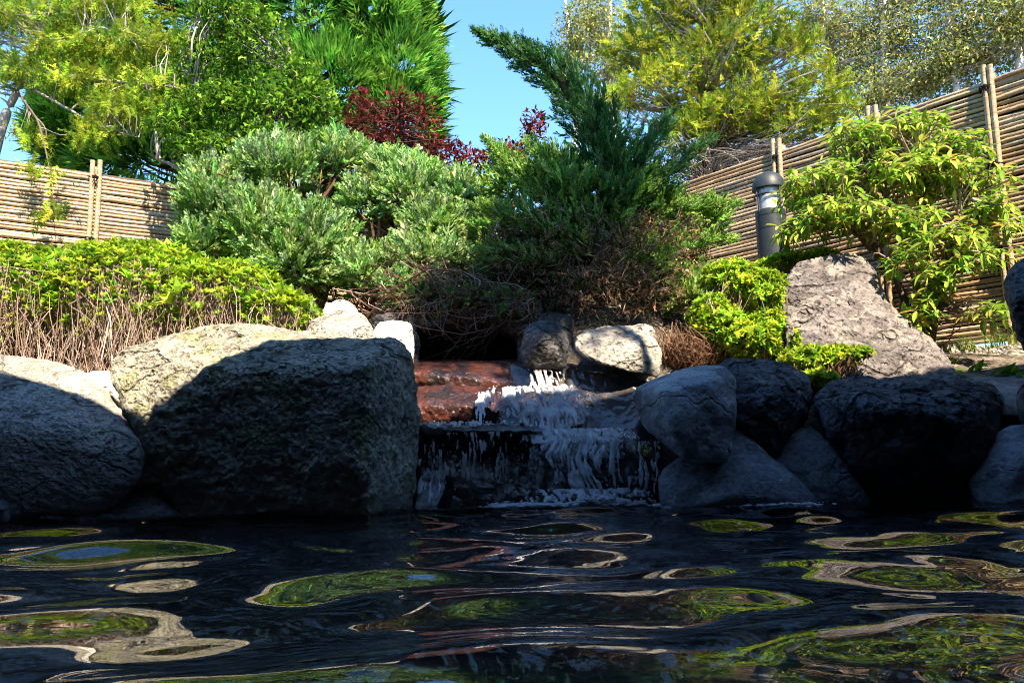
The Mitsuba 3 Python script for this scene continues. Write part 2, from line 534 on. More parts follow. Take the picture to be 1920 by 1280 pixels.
def rock(name, label, mat, groups, cat='rock', kind=None, **kw):
    if isinstance(groups[0], tuple):
        groups = [groups]
    shape = mikit.ply(rock_mesh(groups, **kw), mat, smooth=True)
    if kind == 'structure':
        structure(name, shape)
    else:
        single(name, shape, label, cat, kind=kind)


rock('boulder', 'pale rounded boulder cut by the left edge of the picture, its top sloping right', 'pale_granite',
     [(-300, 690, 3.75), (-300, 990, 3.3), (0, 660, 4.0), (90, 668, 3.98), (150, 690, 3.92), (205, 735, 3.78), (250, 795, 3.6), (276, 850, 3.5), (262, 905, 3.45), (-20, 790, 3.42), (120, 800, 3.42),
      (-20, 985, 3.35), (200, 960, 3.5), (-250, 700, 4.5), (130, 720, 4.5), (240, 860, 4.3), (-250, 900, 4.4)], cat='boulder', seed=3, a2=.008, soft=30)
rock('boulder', 'largest boulder beside the waterfall, rough grey green, sunlit only on its upper left', 'grey_green_rock',
     [(205, 700, 3.72), (222, 662, 3.8), (380, 613, 3.92), (440, 610, 3.92), (510, 627, 3.82), (700, 633, 3.72), (748, 636, 3.7), (772, 670, 3.74), (245, 790, 3.55), (430, 690, 3.42), (690, 690, 3.3),
      (672, 870, 3.3), (330, 890, 3.52), (500, 980, 3.45), (345, 985, 3.6), (690, 985, 3.38), (782, 760, 3.8), (786, 860, 3.85), (778, 985, 3.9), (300, 660, 4.3), (700, 655, 4.3), (770, 900, 4.3), (360, 950, 4.2)],
     cat='boulder', seed=5, a2=.014, a3=.011, soft=7)
rock('boulder', 'smooth blue grey boulder in the shade just right of the waterfall', 'smooth_grey',
     [(1180, 738, 3.75), (1212, 712, 3.65), (1300, 684, 3.65), (1356, 684, 3.65), (1382, 706, 3.55), (1379, 800, 3.45), (1368, 866, 3.4), (1290, 866, 3.36), (1262, 800, 3.32), (1242, 735, 3.36), (1335, 715, 3.4),
      (1205, 800, 3.65), (1225, 740, 4.1), (1362, 705, 4.1), (1350, 850, 4.0)], cat='boulder', seed=8, a1=.012, a2=.008, a3=.004, soft=5)
rock('boulder', 'dark boulder wedged behind the smooth blue grey boulder', 'dark_basalt',
     [(1335, 690, 4.0), (1370, 676, 4.0), (1470, 679, 4.0), (1508, 698, 3.9), (1520, 730, 3.85), (1508, 790, 3.8), (1455, 860, 3.72), (1400, 800, 3.66), (1330, 760, 3.85), (1440, 740, 3.62), (1350, 720, 4.4), (1500, 720, 4.4), (1450, 840, 4.2)],
     cat='boulder', seed=9, a2=.018, soft=6)
rock('boulder', 'broad black boulder overhanging the pool below the tall standing rock', 'dark_basalt',
     [(1516, 752, 3.7), (1560, 716, 3.85), (1680, 705, 3.9), (1790, 710, 3.85), (1860, 728, 3.75), (1895, 762, 3.65), (1872, 810, 3.55), (1825, 880, 3.5), (1790, 950, 3.6), (1660, 950, 3.6), (1600, 890, 3.55), (1545, 810, 3.6),
      (1640, 760, 3.38), (1780, 780, 3.36), (1700, 850, 3.38), (1560, 740, 4.4), (1860, 740, 4.4), (1800, 900, 4.2), (1620, 890, 4.2)], cat='boulder', seed=12, a1=.06, a2=.022, a3=.008, soft=5)
rock('boulder', 'blue grey slab shaped boulder at the water in the lower right corner of the bank', 'smooth_grey',
     [(1808, 905, 3.5), (1835, 860, 3.5), (1868, 800, 3.55), (1905, 790, 3.5), (2120, 800, 3.4), (2150, 960, 3.3), (1820, 948, 3.45), (1870, 960, 3.35), (1900, 860, 3.36), (1880, 820, 4.0), (2100, 820, 4.0), (1860, 930, 3.9)], cat='boulder', seed=14, a2=.01)
rock('boulder', 'tall dark boulder cut off by the right edge of the picture beside the shrub', 'dark_basalt',
     [(1878, 545, 3.6), (1884, 512, 3.65), (1915, 478, 3.7), (2050, 440, 3.7), (2100, 660, 3.5), (1902, 620, 3.6), (1925, 690, 3.6), (1905, 560, 3.4), (2050, 560, 3.35), (1900, 530, 4.1), (2050, 480, 4.1), (2050, 700, 4.0)], cat='boulder', seed=15)
rock('boulder', 'small dark boulder under the tall one at the right edge of the picture', 'dark_basalt',
     [(1902, 740, 3.5), (1925, 705, 3.5), (2040, 690, 3.5), (2060, 830, 3.4), (1908, 790, 3.45), (1930, 810, 3.4), (1920, 740, 3.9), (2050, 740, 3.9), (1960, 740, 3.3)], cat='boulder', seed=16)
rock('standing_rock', 'tall pinkish grey standing rock in full sun in front of the bamboo fence', 'andesite',
     [[(1456, 572, 4.85), (1470, 518, 4.9), (1502, 488, 4.95), (1560, 474, 5.0), (1604, 475, 5.0), (1634, 500, 4.95), (1655, 548, 4.9), (1690, 600, 4.8), (1478, 660, 4.6), (1500, 760, 4.35), (1700, 760, 4.35), (1560, 540, 4.72),
       (1480, 540, 5.2), (1620, 510, 5.25), (1700, 700, 5.1), (1500, 700, 5.0)],
      [(1560, 560, 4.8), (1645, 560, 4.85), (1692, 605, 4.75), (1750, 640, 4.65), (1790, 685, 4.6), (1815, 740, 4.5), (1500, 770, 4.35), (1800, 780, 4.4), (1600, 620, 4.55), (1700, 700, 5.0), (1780, 730, 4.9)]],
     seed=21, a1=.03, a2=.014, a3=.009, soft=9, edge=.013)
rock('stone', 'tan pitted stone on the bank behind the largest boulder', 'pale_granite',
     [(572, 625, 4.6), (590, 598, 4.65), (640, 582, 4.7), (680, 590, 4.7), (698, 625, 4.6), (690, 680, 4.5), (580, 680, 4.5), (640, 630, 4.45), (600, 620, 5.0), (690, 620, 5.0), (640, 680, 5.0)], cat='stone', seed=22, edge=.012, soft=12)
rock('stone', 'white upright stone at the left lip of the waterfall', 'white_stone',
     [(698, 640, 4.4), (712, 604, 4.42), (745, 597, 4.45), (772, 605, 4.42), (780, 660, 4.35), (776, 700, 4.35), (700, 700, 4.35), (740, 640, 4.25), (715, 620, 4.7), (770, 620, 4.7), (740, 690, 4.7)], cat='stone', seed=23, edge=.01, soft=10)
rock('stone', 'dark stone under the juniper at the right lip of the waterfall', 'dark_basalt',
     [(972, 650, 4.45), (985, 612, 4.5), (1015, 598, 4.5), (1055, 602, 4.5), (1070, 640, 4.45), (1060, 690, 4.4), (978, 690, 4.4), (1020, 640, 4.32), (1000, 620, 4.8), (1050, 630, 4.8), (1030, 690, 4.8)], cat='stone', seed=24, edge=.011, soft=10)
rock('stone', 'angular pale stone with dappled light right of the waterfall lip', 'pale_granite',
     [(1074, 650, 4.3), (1090, 618, 4.4), (1150, 610, 4.45), (1200, 602, 4.45), (1226, 606, 4.4), (1232, 650, 4.3), (1245, 690, 4.2), (1235, 712, 4.2), (1150, 690, 4.12), (1100, 668, 4.2), (1190, 650, 4.14), (1100, 640, 4.7), (1225, 640, 4.7), (1200, 700, 4.6)],
     cat='stone', seed=25, edge=.011, soft=8, a2=.015)
rock('stone', 'pale wedge of stone in the gap between the two left boulders', 'white_stone',
     [(150, 706, 4.2), (200, 696, 4.3), (230, 700, 4.3), (240, 760, 4.1), (170, 740, 4.1), (200, 720, 4.05), (160, 760, 4.6), (230, 760, 4.6), (190, 700, 4.6)], cat='stone', seed=26, edge=.012)
rock('stone', 'white broken stone under the left juniper', 'white_stone',
     [(606, 585, 5.2), (618, 568, 5.25), (645, 562, 5.3), (668, 575, 5.3), (680, 600, 5.2), (610, 610, 4.95), (650, 590, 4.8), (620, 600, 5.2), (680, 610, 5.2)], cat='stone', seed=27, edge=.012, soft=5, a2=.02)
rock('stone', 'small flat stone at the waterline in the left corner', 'mortar',
     [(-60, 935, 3.4), (12, 930, 3.4), (24, 950, 3.35), (20, 985, 3.3), (-60, 990, 3.3), (0, 945, 3.25), (-50, 940, 3.6), (20, 945, 3.6)], cat='stone', seed=28)
rock('mortar_bank', '', 'mortar',
     [[(1235, 885, 3.6), (1300, 868, 3.6), (1378, 790, 3.8), (1400, 845, 3.55), (1470, 885, 3.45), (1520, 915, 3.4), (1545, 950, 3.36), (1235, 965, 3.42), (1380, 930, 3.32), (1380, 820, 4.1), (1240, 900, 4.0), (1520, 950, 3.9)],
      [(1470, 800, 3.8), (1520, 790, 3.85), (1580, 850, 3.6), (1620, 920, 3.55), (1650, 960, 3.5), (1450, 960, 3.6), (1440, 860, 3.75), (1500, 850, 4.1), (1600, 940, 4.0)]], kind='structure', seed=30, a1=.02, a2=.01, soft=16)
rock('left_mortar_bank', '', 'mortar', [(-300, 930, 3.5), (60, 920, 3.55), (340, 900, 3.75), (360, 985, 3.55), (-300, 990, 3.35), (100, 980, 3.4), (0, 900, 4.2), (330, 900, 4.2)], kind='structure', seed=31)

# ------------------------------------------------------------------ cascade
rock('cascade_ledge', 'upper red brown ledge of the waterfall, wet and glinting in the sun', 'wet_red_rock',
     [(755, 684, 4.66), (960, 679, 4.68), (985, 683, 4.66), (755, 676, 4.95), (980, 674, 4.95), (755, 694, 4.52), (850, 700, 4.46), (930, 712, 4.44), (975, 714, 4.46), (755, 712, 4.50), (860, 728, 4.45), (965, 738, 4.44), (760, 750, 4.62), (970, 755, 4.62), (760, 750, 4.9), (960, 755, 4.9)],
     cat='ledge', seed=40, edge=.012, a1=.015, a2=.008, a3=.004, soft=14)
rock('cascade_ledge', 'black wet ledge right of the red brown upper ledge', 'wet_black_rock',
     [(955, 684, 4.56), (1075, 684, 4.56), (1090, 700, 4.5), (955, 740, 4.42), (1095, 740, 4.4), (960, 678, 4.9), (1080, 680, 4.9), (960, 760, 4.8), (1090, 760, 4.8), (1020, 705, 4.42)], cat='ledge', seed=41, edge=.012, a1=.02, a2=.01, soft=10)
rock('cascade_ledge', 'second red brown ledge of the waterfall with water breaking over it', 'wet_red_rock',
     [(755, 728, 4.46), (830, 726, 4.40), (960, 742, 4.36), (1000, 740, 4.34), (1085, 732, 4.36), (1100, 744, 4.3), (755, 760, 4.25), (860, 762, 4.17), (1000, 765, 4.18), (1085, 762, 4.2), (765, 790, 4.24), (860, 790, 4.2), (1060, 800, 4.24), (760, 745, 4.7), (1080, 745, 4.7), (1060, 800, 4.7), (770, 800, 4.7)],
     cat='ledge', seed=42, edge=.012, a1=.025, a2=.012, a3=.005, soft=10)
rock('cascade_ledge', 'flat black shelf of the waterfall just below the red ledges', 'wet_black_rock',
     [(778, 796, 3.98), (1010, 803, 3.95), (1020, 812, 3.95), (782, 812, 3.98), (780, 788, 4.4), (1010, 792, 4.4), (790, 812, 4.4), (1000, 815, 4.4), (890, 808, 3.9)], cat='ledge', seed=43, edge=.011, a1=.035, a2=.016, soft=6)
rock('cascade_ledge', 'lower right black step of the waterfall broken by white water', 'wet_black_rock',
     [(1005, 812, 4.12), (1100, 806, 4.1), (1195, 815, 4.05), (1235, 850, 4.0), (1000, 850, 4.0), (1100, 835, 3.86), (1180, 840, 3.86), (1010, 965, 3.92), (1240, 965, 3.85), (1100, 900, 3.86), (1010, 820, 4.4), (1220, 830, 4.4), (1220, 960, 4.4), (1010, 960, 4.4)],
     cat='ledge', seed=44, edge=.013, a1=.03, a2=.015, soft=8)
rock('cascade_wall', 'black dripping rock wall of the waterfall under the flat shelf', 'wet_black_rock',
     [(770, 800, 4.15), (1040, 800, 4.15), (1040, 890, 4.1), (780, 890, 4.1), (1040, 970, 3.95), (770, 970, 4.0), (770, 800, 4.6), (1040, 800, 4.6), (1040, 970, 4.6), (770, 970, 4.6), (900, 930, 3.98)], cat='rock wall', seed=45, a1=.03, a2=.02, soft=8)
rock('cascade_stone', 'blue grey slanting stone foot at the left base of the waterfall', 'smooth_grey',
     [(795, 885, 3.95), (830, 880, 3.95), (838, 905, 3.9), (815, 955, 3.8), (778, 960, 3.8), (785, 920, 3.85), (800, 900, 4.2), (830, 900, 4.2), (810, 960, 4.2)], cat='stone', seed=46, edge=.01, a1=.01, a2=.008, soft=5)
rock('cascade_wall', 'dark mortar slope between the waterfall and the smooth blue grey boulder', 'wet_black_rock',
     [(1060, 690, 4.42), (1180, 705, 4.3), (1240, 720, 4.2), (1240, 960, 3.95), (1190, 820, 4.0), (1080, 800, 4.15), (1060, 740, 4.3), (1060, 700, 4.8), (1240, 730, 4.8), (1240, 960, 4.6), (1080, 820, 4.6)], cat='rock wall', seed=47, a1=.03, a2=.014, soft=8)
rock('hollow_rock', 'black damp rock at the back of the hollow behind the waterfall', 'dark_basalt',
     [(740, 560, 5.75), (1020, 555, 5.75), (1020, 720, 5.6), (740, 720, 5.6), (740, 600, 5.55), (1010, 600, 5.55), (740, 580, 6.1), (1020, 580, 6.1), (1020, 720, 6.1), (740, 720, 6.1)], seed=48, a1=.08, a2=.03)

rock('hollow_rock', 'rough earthy capstone roofing the hollow behind the waterfall under hanging juniper roots', 'soil',
     [[(745, 576, 5.0), (890, 570, 4.97), (750, 600, 4.88), (800, 612, 4.82), (850, 596, 4.80), (895, 602, 4.84), (760, 622, 4.92), (880, 608, 4.92), (740, 566, 5.8), (900, 566, 5.8), (740, 604, 5.8), (900, 600, 5.8)],
      [(860, 566, 5.0), (1010, 568, 4.95), (870, 588, 4.9), (930, 602, 4.82), (985, 622, 4.80), (1010, 606, 4.86), (900, 602, 4.94), (1000, 640, 4.9), (860, 566, 5.8), (1020, 566, 5.8), (860, 600, 5.8), (1020, 608, 5.8)]], seed=49, a1=.05, a2=.03, a3=.012, soft=5)
rock('hollow_rock', 'dark rock at the left jamb of the hollow behind the waterfall', 'dark_basalt',
     [(700, 590, 4.9), (778, 588, 4.86), (785, 640, 4.8), (780, 700, 4.75), (700, 700, 4.8), (700, 590, 5.7), (770, 600, 5.7), (770, 700, 5.7), (700, 700, 5.7)], seed=50, a1=.03, a2=.02, soft=6)
rock('hollow_rock', 'dark rock at the right jamb of the hollow behind the round dark stone', 'dark_basalt',
     [(975, 590, 4.9), (1075, 588, 4.9), (972, 650, 4.85), (975, 710, 4.8), (1075, 700, 4.85), (975, 590, 5.7), (1070, 600, 5.7), (1070, 700, 5.7), (980, 700, 5.7)], seed=53, a1=.03, a2=.02, soft=6)

# ------------------------------------------------------------------ bamboo fences
def cane_mesh(L, r, rng, node=.27):
    xs, rs = [0.0], [r]
    x = node * rng.random()
    while x < L - .02:
        if x > .02:
            xs += [x - .008, x, x + .008]
            rs += [r, r * 1.12, r * .98]
        x += node * (.8 + .4 * rng.random())
    xs += [L]
    rs += [r * .97]
    xs, rs = np.array(xs), np.array(rs)
    bend = .006 * rng.normal() * np.sin(np.pi * xs / L) + .004 * rng.normal() * np.sin(2 * np.pi * xs / L)
    s = 9
    g = np.arange(s) * 2 * np.pi / s
    v = np.stack([np.repeat(xs, s), (rs[:, None] * np.cos(g)).ravel(), (rs[:, None] * np.sin(g) + bend[:, None]).ravel()], 1)
    n = len(xs)
    i, j = np.meshgrid(np.arange(n - 1), np.arange(s), indexing='ij')
    q = np.stack([i * s + j, (i + 1) * s + j, (i + 1) * s + (j + 1) % s, i * s + (j + 1) % s], -1).reshape(-1, 4)
    f = np.vstack([q[:, [0, 2, 1]], q[:, [0, 3, 2]]])
    v = np.vstack([v, [[0, 0, bend[0]], [L, 0, bend[-1]]]])
    k = np.arange(s)
    f = np.vstack([f, np.stack([k * 0 + len(v) - 2, (k + 1) % s, k], 1), np.stack([k * 0 + len(v) - 1, (n - 1) * s + k, (n - 1) * s + (k + 1) % s], 1)])
    return v, f


def fence(label, start, direction, lengths, z0, z1, seed):
    rng = np.random.default_rng(seed)
    d = unit(np.array([direction[0], direction[1], 0.0]))
    face = np.array([d[1], -d[0], 0.0])
    if face[1] > 0:
        face = -face
    base = np.array([start[0], start[1], 0.0])
    key = thing('bamboo_fence', label, 'fence')
    pitch, rad = .034, .0160
    rows = int((z1 - z0) / pitch)
    sets = {q: [mikit.ply(cane_mesh(q - .002, rad * (1 + .05 * rng.normal()), rng), ('bamboo', 'brown_bamboo', 'bamboo', 'grey_bamboo')[j % 4], smooth=40) for j in range(8)] for q in sorted(set(lengths))}
    offs = np.concatenate([[0], np.cumsum(lengths)])
    ang = math.degrees(math.atan2(d[1], d[0]))
    for k, length in enumerate(lengths):
        for i in range(rows):
            o = base + d * offs[k] + face * rng.normal() * .0025
            z = z0 + (i + .5) * pitch + rng.normal() * .0018
            flip = int(rng.random() < .5)
            t = T().translate([*(o + (d * length if flip else 0))[:2], z]).rotate([0, 0, 1], ang + 180 * flip + rng.normal() * .1).rotate([1, 0, 0], float(rng.random() * 360)).scale([1, 1, 1 + .06 * rng.normal()])
            part(key, 'cane', {**sets[length][rng.integers(8)], 'to_world': t})
    pole = [mikit.ply(cane_mesh(z1 - z0 + .18, .021, rng, .3), 'bamboo', smooth=40) for _ in range(3)]
    backing = trimesh.creation.cylinder(.035, z1 - z0 + .1, sections=14)
    back = mikit.ply(backing, 'bamboo', smooth=40)
    tot = float(offs[-1])
    board = trimesh.creation.box(extents=(tot, .012, z1 - z0 - .02))
    mid = base + d * (tot / 2) - face * .030
    part(key, 'backing_board', mikit.ply(board, 'timber', to_world=T().translate([mid[0], mid[1], (z0 + z1) / 2]).rotate([0, 0, 1], ang)))
    for off in offs:
        o = base + d * off
        for s in (-1, 1):
            q = o + face * .036 + d * s * .0215
            t = T().translate([q[0], q[1], z0 - .1 + (.012 if s > 0 else 0)]).rotate([0, 0, 1], ang).rotate([0, 1, 0], -90 + float(rng.normal() * .3))
            part(key, 'post', {**pole[rng.integers(3)], 'to_world': t})
        q = o - face * .055
        part(key, 'rear_post', {**back, 'to_world': T().translate([q[0], q[1], (z0 + z1) / 2])})
        for zz in (z1 - .07, z1 - .62, z0 + .62, z0 + .07):
            q = o + face * .02
            m = []
            for j in range(3):
                ring = trimesh.creation.torus(.05, .0042, major_sections=24, minor_sections=6)
                ring.apply_scale([1.0, .82, 1])
                ring.apply_translation([0, 0, (j - 1) * .008])
                ring.apply_transform(trimesh.transformations.rotation_matrix((j - 1) * .16, [0, 1, 0]))
                m.append(ring)
            knot = trimesh.creation.icosphere(2, .014)
            knot.apply_scale([1, .7, 1.3])
            knot.apply_translation([0, -.047, 0])
            m.append(knot)
            for s in (-1, 1):
                tail = trimesh.creation.cylinder(.0035, segment=[[0, -.05, 0], [s * .022, -.056, -.06 - .02 * rng.random()]], sections=6)
                m.append(tail)
            m = trimesh.util.concatenate(m)
            a = math.degrees(math.atan2(face[1], face[0])) + 90
            part(key, 'cord', mikit.ply(m, 'cord', smooth=50, to_world=T().translate([q[0], q[1], zz]).rotate([0, 0, 1], a)))
    return key


LD = unit(np.array([1.7, 1.0]))
fence('bamboo cane fence at the left behind the clipped hedge, in strong sun with leaf shadows', np.array([-3.60, 6.69]) - LD * .80, LD, [.8, .8, .8, 1.6, 1.45], .95, 2.78, 51)
RD = unit(np.array([-.867, 1.0]))
fence('taller looking bamboo cane fence at the right running back behind the lamp', np.array([3.30, 5.20]) - RD * .80, RD, [.8, .8, .8, 1.7, 1.7], .93, 2.74, 52)


# ------------------------------------------------------------------ bollard lamp
def lathe(profile, sections=48):
    return trimesh.creation.revolve(np.array(profile, float), sections=sections)


lamp = thing('bollard_lamp', 'dark grey domed garden bollard lamp in front of the right bamboo fence', 'lamp')
LP = at(1445, 408, 5.9)
LT = T().translate(LP.tolist())


def lamp_part(name, mesh, mat, smooth=35, where=None):
    return part(where or lamp, name, mikit.ply(mesh, mat, smooth=smooth, to_world=LT))


zb = .90 - LP[2]
lamp_part('post', lathe([[0, zb], [.112, zb], [.112, -.105], [.109, -.103], [.109, -.100], [.112, -.098], [.112, -.004], [.109, -.002], [.109, .001], [.112, .003], [.112, .042], [.108, .05], [0, .05]]), 'lamp_paint')
lens = lamp_part('lens', lathe([[0, .05], [.088, .05], [.088, .235], [0, .235]]), 'lamp_diffuser')
lamp_part('glass', lathe([[.098, .051], [.098, .235]]), 'lamp_glass', where=lens)
lamp_part('cap', lathe([[0, .232], [.119, .216], [.124, .218], [.125, .228], [.121, .262], [.108, .298], [.085, .328], [.055, .346], [.025, .354], [0, .356]]), 'lamp_paint', smooth=60)
for k in range(4):
    a = math.radians(25 + 90 * k)
    b = trimesh.creation.cylinder(.0075, .20, sections=12)
    b.apply_translation([.110 * math.cos(a), .110 * math.sin(a), .133])
    lamp_part('guard_bar', b, 'lamp_paint')
ring = trimesh.creation.torus(.110, .0075, major_sections=48, minor_sections=10)
ring.apply_translation([0, 0, .165])
lamp_part('guard_ring', ring, 'lamp_paint')

# ------------------------------------------------------------------ stone kerb at the right
def kerb_block(a, b, y0, y1):
    p0, p1 = at(a, 672, y0), at(b, 655, y1)
    d = unit((p1 - p0) * [1, 1, 0])
    L = np.linalg.norm((p1 - p0)[:2])
    m = trimesh.creation.box(extents=(L, .16, .22))
    m = m.subdivide_to_size(.03)
    m.vertices += (meshkit.fbm(np.array(m.vertices) * 14 + a, 3, 2) - .5)[:, None] * .012
    m.apply_transform(trimesh.transformations.rotation_matrix(math.atan2(d[1], d[0]), [0, 0, 1]))
    m.apply_translation(((p0 + p1) / 2 + [0, .08, -.04]).tolist())
    return m


rock('bank_path', '', 'mortar', [(1600, 735, 4.4), (1780, 702, 4.75), (2050, 690, 4.6), (2050, 790, 3.8), (1840, 775, 3.75), (1700, 760, 4.0), (1800, 800, 4.4), (2050, 800, 4.4)], kind='structure', seed=33, a1=.012, a2=.006, soft=8)
kerb = thing('stone_kerb', 'low grey kerb at the foot of the right bamboo fence with thin grass growing over it', 'kerb')
part(kerb, 'block', mikit.ply(kerb_block(1700, 1838, 5.35, 5.18), 'pale_granite', smooth=True))
part(kerb, 'block', mikit.ply(kerb_block(1840, 2060, 5.17, 4.95), 'pale_granite', smooth=True))

# ------------------------------------------------------------------ planting
GREENS = dict(azalea=[[.28, .42, .03], [.37, .48, .04], [.18, .34, .03]], juniper=[[.24, .38, .13], [.32, .45, .20], [.17, .32, .07]],
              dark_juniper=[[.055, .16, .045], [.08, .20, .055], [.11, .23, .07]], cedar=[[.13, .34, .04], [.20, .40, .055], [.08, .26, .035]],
              camellia=[[.09, .21, .018], [.17, .30, .03], [.06, .14, .02]], yew=[[.23, .33, .03], [.32, .40, .04], [.13, .25, .025]],
              cypress=[[.24, .30, .028], [.31, .36, .035], [.14, .22, .024]], birch=[[.28, .30, .08], [.38, .37, .14], [.17, .22, .06]], maple=[[.12, .02, .02], [.075, .016, .015], [.19, .05, .04]],
              twig=[[.32, .24, .20], [.24, .17, .14], [.42, .34, .29]], grey_twig=[[.42, .39, .35], [.30, .26, .23]],
              dead=[[.20, .115, .07], [.27, .17, .11], [.12, .07, .05]])
UPV = np.array([0, 0, 1.0])


def crown(tree, name, spec, n, tmpls, scl, cols, seed, up=.4, out=1.0, rand=.5, amt=.22, bsdf='leaf', face_up=True, **kw):
    """One foliage part: n sprays on the lobes, pointing outwards and upwards."""
    rng = np.random.default_rng(seed)
    P, N = on_lobes(rng, spec, n, **kw)
    s = Soup()
    k = rng.integers(0, len(tmpls), len(P))
    tone = np.exp((meshkit.fbm(P * 3.0, 2, seed) - .5) * .9)[:, None]
    C = jitter_col(rng, cols, len(P), amt) * tone
    D = unit(N * out + UPV * up + rnd_dir(rng, len(P)) * rand)
    U = (N * .4 + UPV + rnd_dir(rng, len(P)) * .4) if face_up else rnd_dir(rng, len(P))
    S = scl * np.exp(rng.normal(size=len(P)) * .22)
    for t in range(len(tmpls)):
        m = k == t
        scatter(s, tmpls[t], P[m] - D[m] * S[m, None] * .35, D[m], U[m], S[m], C[m])
    part(tree, name, s.ply(bsdf), kind='stuff')
    return P, N


def limbs_to(tree, name, roots, P, seed, r0=.012, r1=.004, cols=None, sag=0.0, wob=.08, sides=5, bsdf='bark', k=7):
    """Branches from the nearest of the root points to each point."""
    rng = np.random.default_rng(seed)
    roots = np.atleast_2d(roots)
    j = np.argmin(((P[:, None] - roots[None]) ** 2).sum(-1) + .15 * np.abs(rng.normal(size=(len(P), len(roots)))), axis=1)
    q = limb(roots[j], P, rng, k, sag, wob)
    s = Soup()
    tubes(s, q, np.linspace(r0, r1, k)[None] * np.exp(rng.normal(size=(len(P), 1)) * .3), jitter_col(rng, cols if cols is not None else GREENS['twig'], len(P), .2, .05), sides)
    part(tree, name, s.ply(bsdf, smooth=True), kind='stuff')


def trunk(tree, name, pts, radii, col, seed, sides=12, k=24, label=None):
    """One tapering stem through surveyed points."""
    rng = np.random.default_rng(seed)
    p = np.array([at(*q) for q in pts])
    t = np.linspace(0, len(p) - 1, k)
    q = np.stack([np.interp(t, np.arange(len(p)), p[:, i]) for i in range(3)], 1)
    for _ in range(2):
        q[1:-1] = (q[:-2] + 2 * q[1:-1] + q[2:]) / 4
    r = np.interp(t, np.arange(len(p)), radii) * (1 + .12 * rng.normal(size=k))
    s = Soup()
    tubes(s, q[None], r[None], np.array([col]), sides)
    part(tree, name, s.ply('bark', smooth=True), label=label)
    return q


R = np.random.default_rng


def smoothstep_np(a, b, x):
    t = np.clip((x - a) / (b - a), 0, 1)
    return t * t * (3 - 2 * t)


# --- clipped azalea hedge at the left
hedge = thing('azalea_hedge', 'clipped low azalea hedge with bare twigs on its face, behind the two left boulders', 'hedge')
ROS = [rosette(R(i), 6 + i % 3, .75) for i in range(4)]
AZ = [(-260, 590, 5.1, 260, 125, .7), (20, 585, 5.05, 230, 118, .7), (260, 580, 5.05, 180, 115, .7), (430, 590, 4.95, 120, 92, .55), (535, 605, 4.8, 66, 50, .4)]
rng = R(61)
P, N = on_lobes(rng, AZ, 15000, inner=.12, back=.35, bottom=.7, rough=.05, freq=6)
keep = rng.random(len(P)) < np.where(N[:, 2] > .55, 1.0, .24 + .60 * smoothstep_np(.48, .62, meshkit.fbm(P * 6, 2, 9)) + .9 * np.clip(N[:, 2] - .3, 0, 1))
P, N = P[keep], N[keep]
s = Soup()
D = unit(UPV * .9 + N * .5 + rnd_dir(rng, len(P)) * .35)
k = rng.integers(0, 4, len(P))
C = jitter_col(rng, GREENS['azalea'], len(P), .2)
for t in range(4):
    m = k == t
    scatter(s, ROS[t], P[m], D[m], rnd_dir(rng, m.sum()), .037 * np.exp(rng.normal(size=m.sum()) * .38), C[m])
part(hedge, 'foliage', s.ply('leaf'), kind='stuff')
Q, QN = on_lobes(rng, AZ, 5200, inner=.18, back=.25, bottom=1, rough=.05)
base = Q.copy()
base[:, 2] = ground_height(Q[:, 0], np.clip(Q[:, 1] + .15, 4.5, 6)) - .02
base[:, :2] += np.array([0, .18]) * (Q[:, 2] - base[:, 2])[:, None] + rng.normal(size=(len(Q), 2)) * .10
base = base * .62 + Q * .38 * np.array([1, 1, 0]) + np.array([0, 0, .38]) * (base[:, 2:] + (Q[:, 2:] - base[:, 2:]) * rng.random((len(Q), 1)) * .8)
s = Soup()
tubes(s, limb(base, Q + rng.normal(size=Q.shape) * [.07, .04, .03], rng, 5, 0, .13), np.array([[.0040, .0032, .0026, .002, .0014]]), jitter_col(rng, GREENS['twig'], len(Q), .25, .05), 3)
part(hedge, 'twigs', s.ply('bark', smooth=True), kind='stuff')

# --- spreading blue green juniper
JS = [scale_spray(R(100 + i), 14, .085) for i in range(6)]
jun = thing('juniper_shrub', 'spreading blue green juniper mounded above the stones left of the waterfall', 'shrub')
JL = [(425, 400, 5.9, 72, 85, .5), (400, 470, 5.8, 55, 55, .4), (540, 340, 6.05, 110, 62, .5), (500, 440, 5.75, 95, 75, .45), (640, 325, 6.15, 75, 50, .45), (600, 470, 5.75, 70, 80, .45), (560, 500, 5.65, 70, 60, .4)]
P, N = crown(jun, 'foliage', JL, 4600, JS, .15, GREENS['juniper'], 71, up=.75, rand=.45, inner=.35, rough=.2, freq=5, bottom=.6)
trunk(jun, 'trunk', [(610, 620, 5.8), (600, 540, 5.8), (560, 450, 5.95), (540, 380, 6.05)], [.05, .045, .03, .015], [.16, .12, .09], 72)
limbs_to(jun, 'branches', np.array([at(600, 560, 5.8), at(560, 450, 5.95), at(590, 500, 5.85)]), P[:260], 73, .014, .004, GREENS['dead'])
jun2 = thing('juniper_shrub', 'second blue green juniper mound above the waterfall hollow, with a dead patch at its left', 'shrub')
JL = [(690, 395, 6.0, 45, 45, .35), (775, 375, 5.95, 85, 68, .45), (735, 340, 6.0, 45, 42, .35), (820, 440, 5.7, 65, 52, .4), (790, 500, 5.5, 88, 40, .4), (700, 520, 5.55, 70, 40, .38), (760, 545, 5.4, 60, 25, .3), (860, 390, 5.9, 50, 60, .4)]
P, N = crown(jun2, 'foliage', JL, 4000, JS, .145, GREENS['juniper'], 74, up=.7, rand=.45, inner=.35, rough=.2, freq=5, bottom=.6)
trunk(jun2, 'trunk', [(700, 600, 5.7), (710, 520, 5.75), (750, 450, 5.9), (780, 380, 5.95)], [.05, .045, .03, .015], [.16, .12, .09], 75)
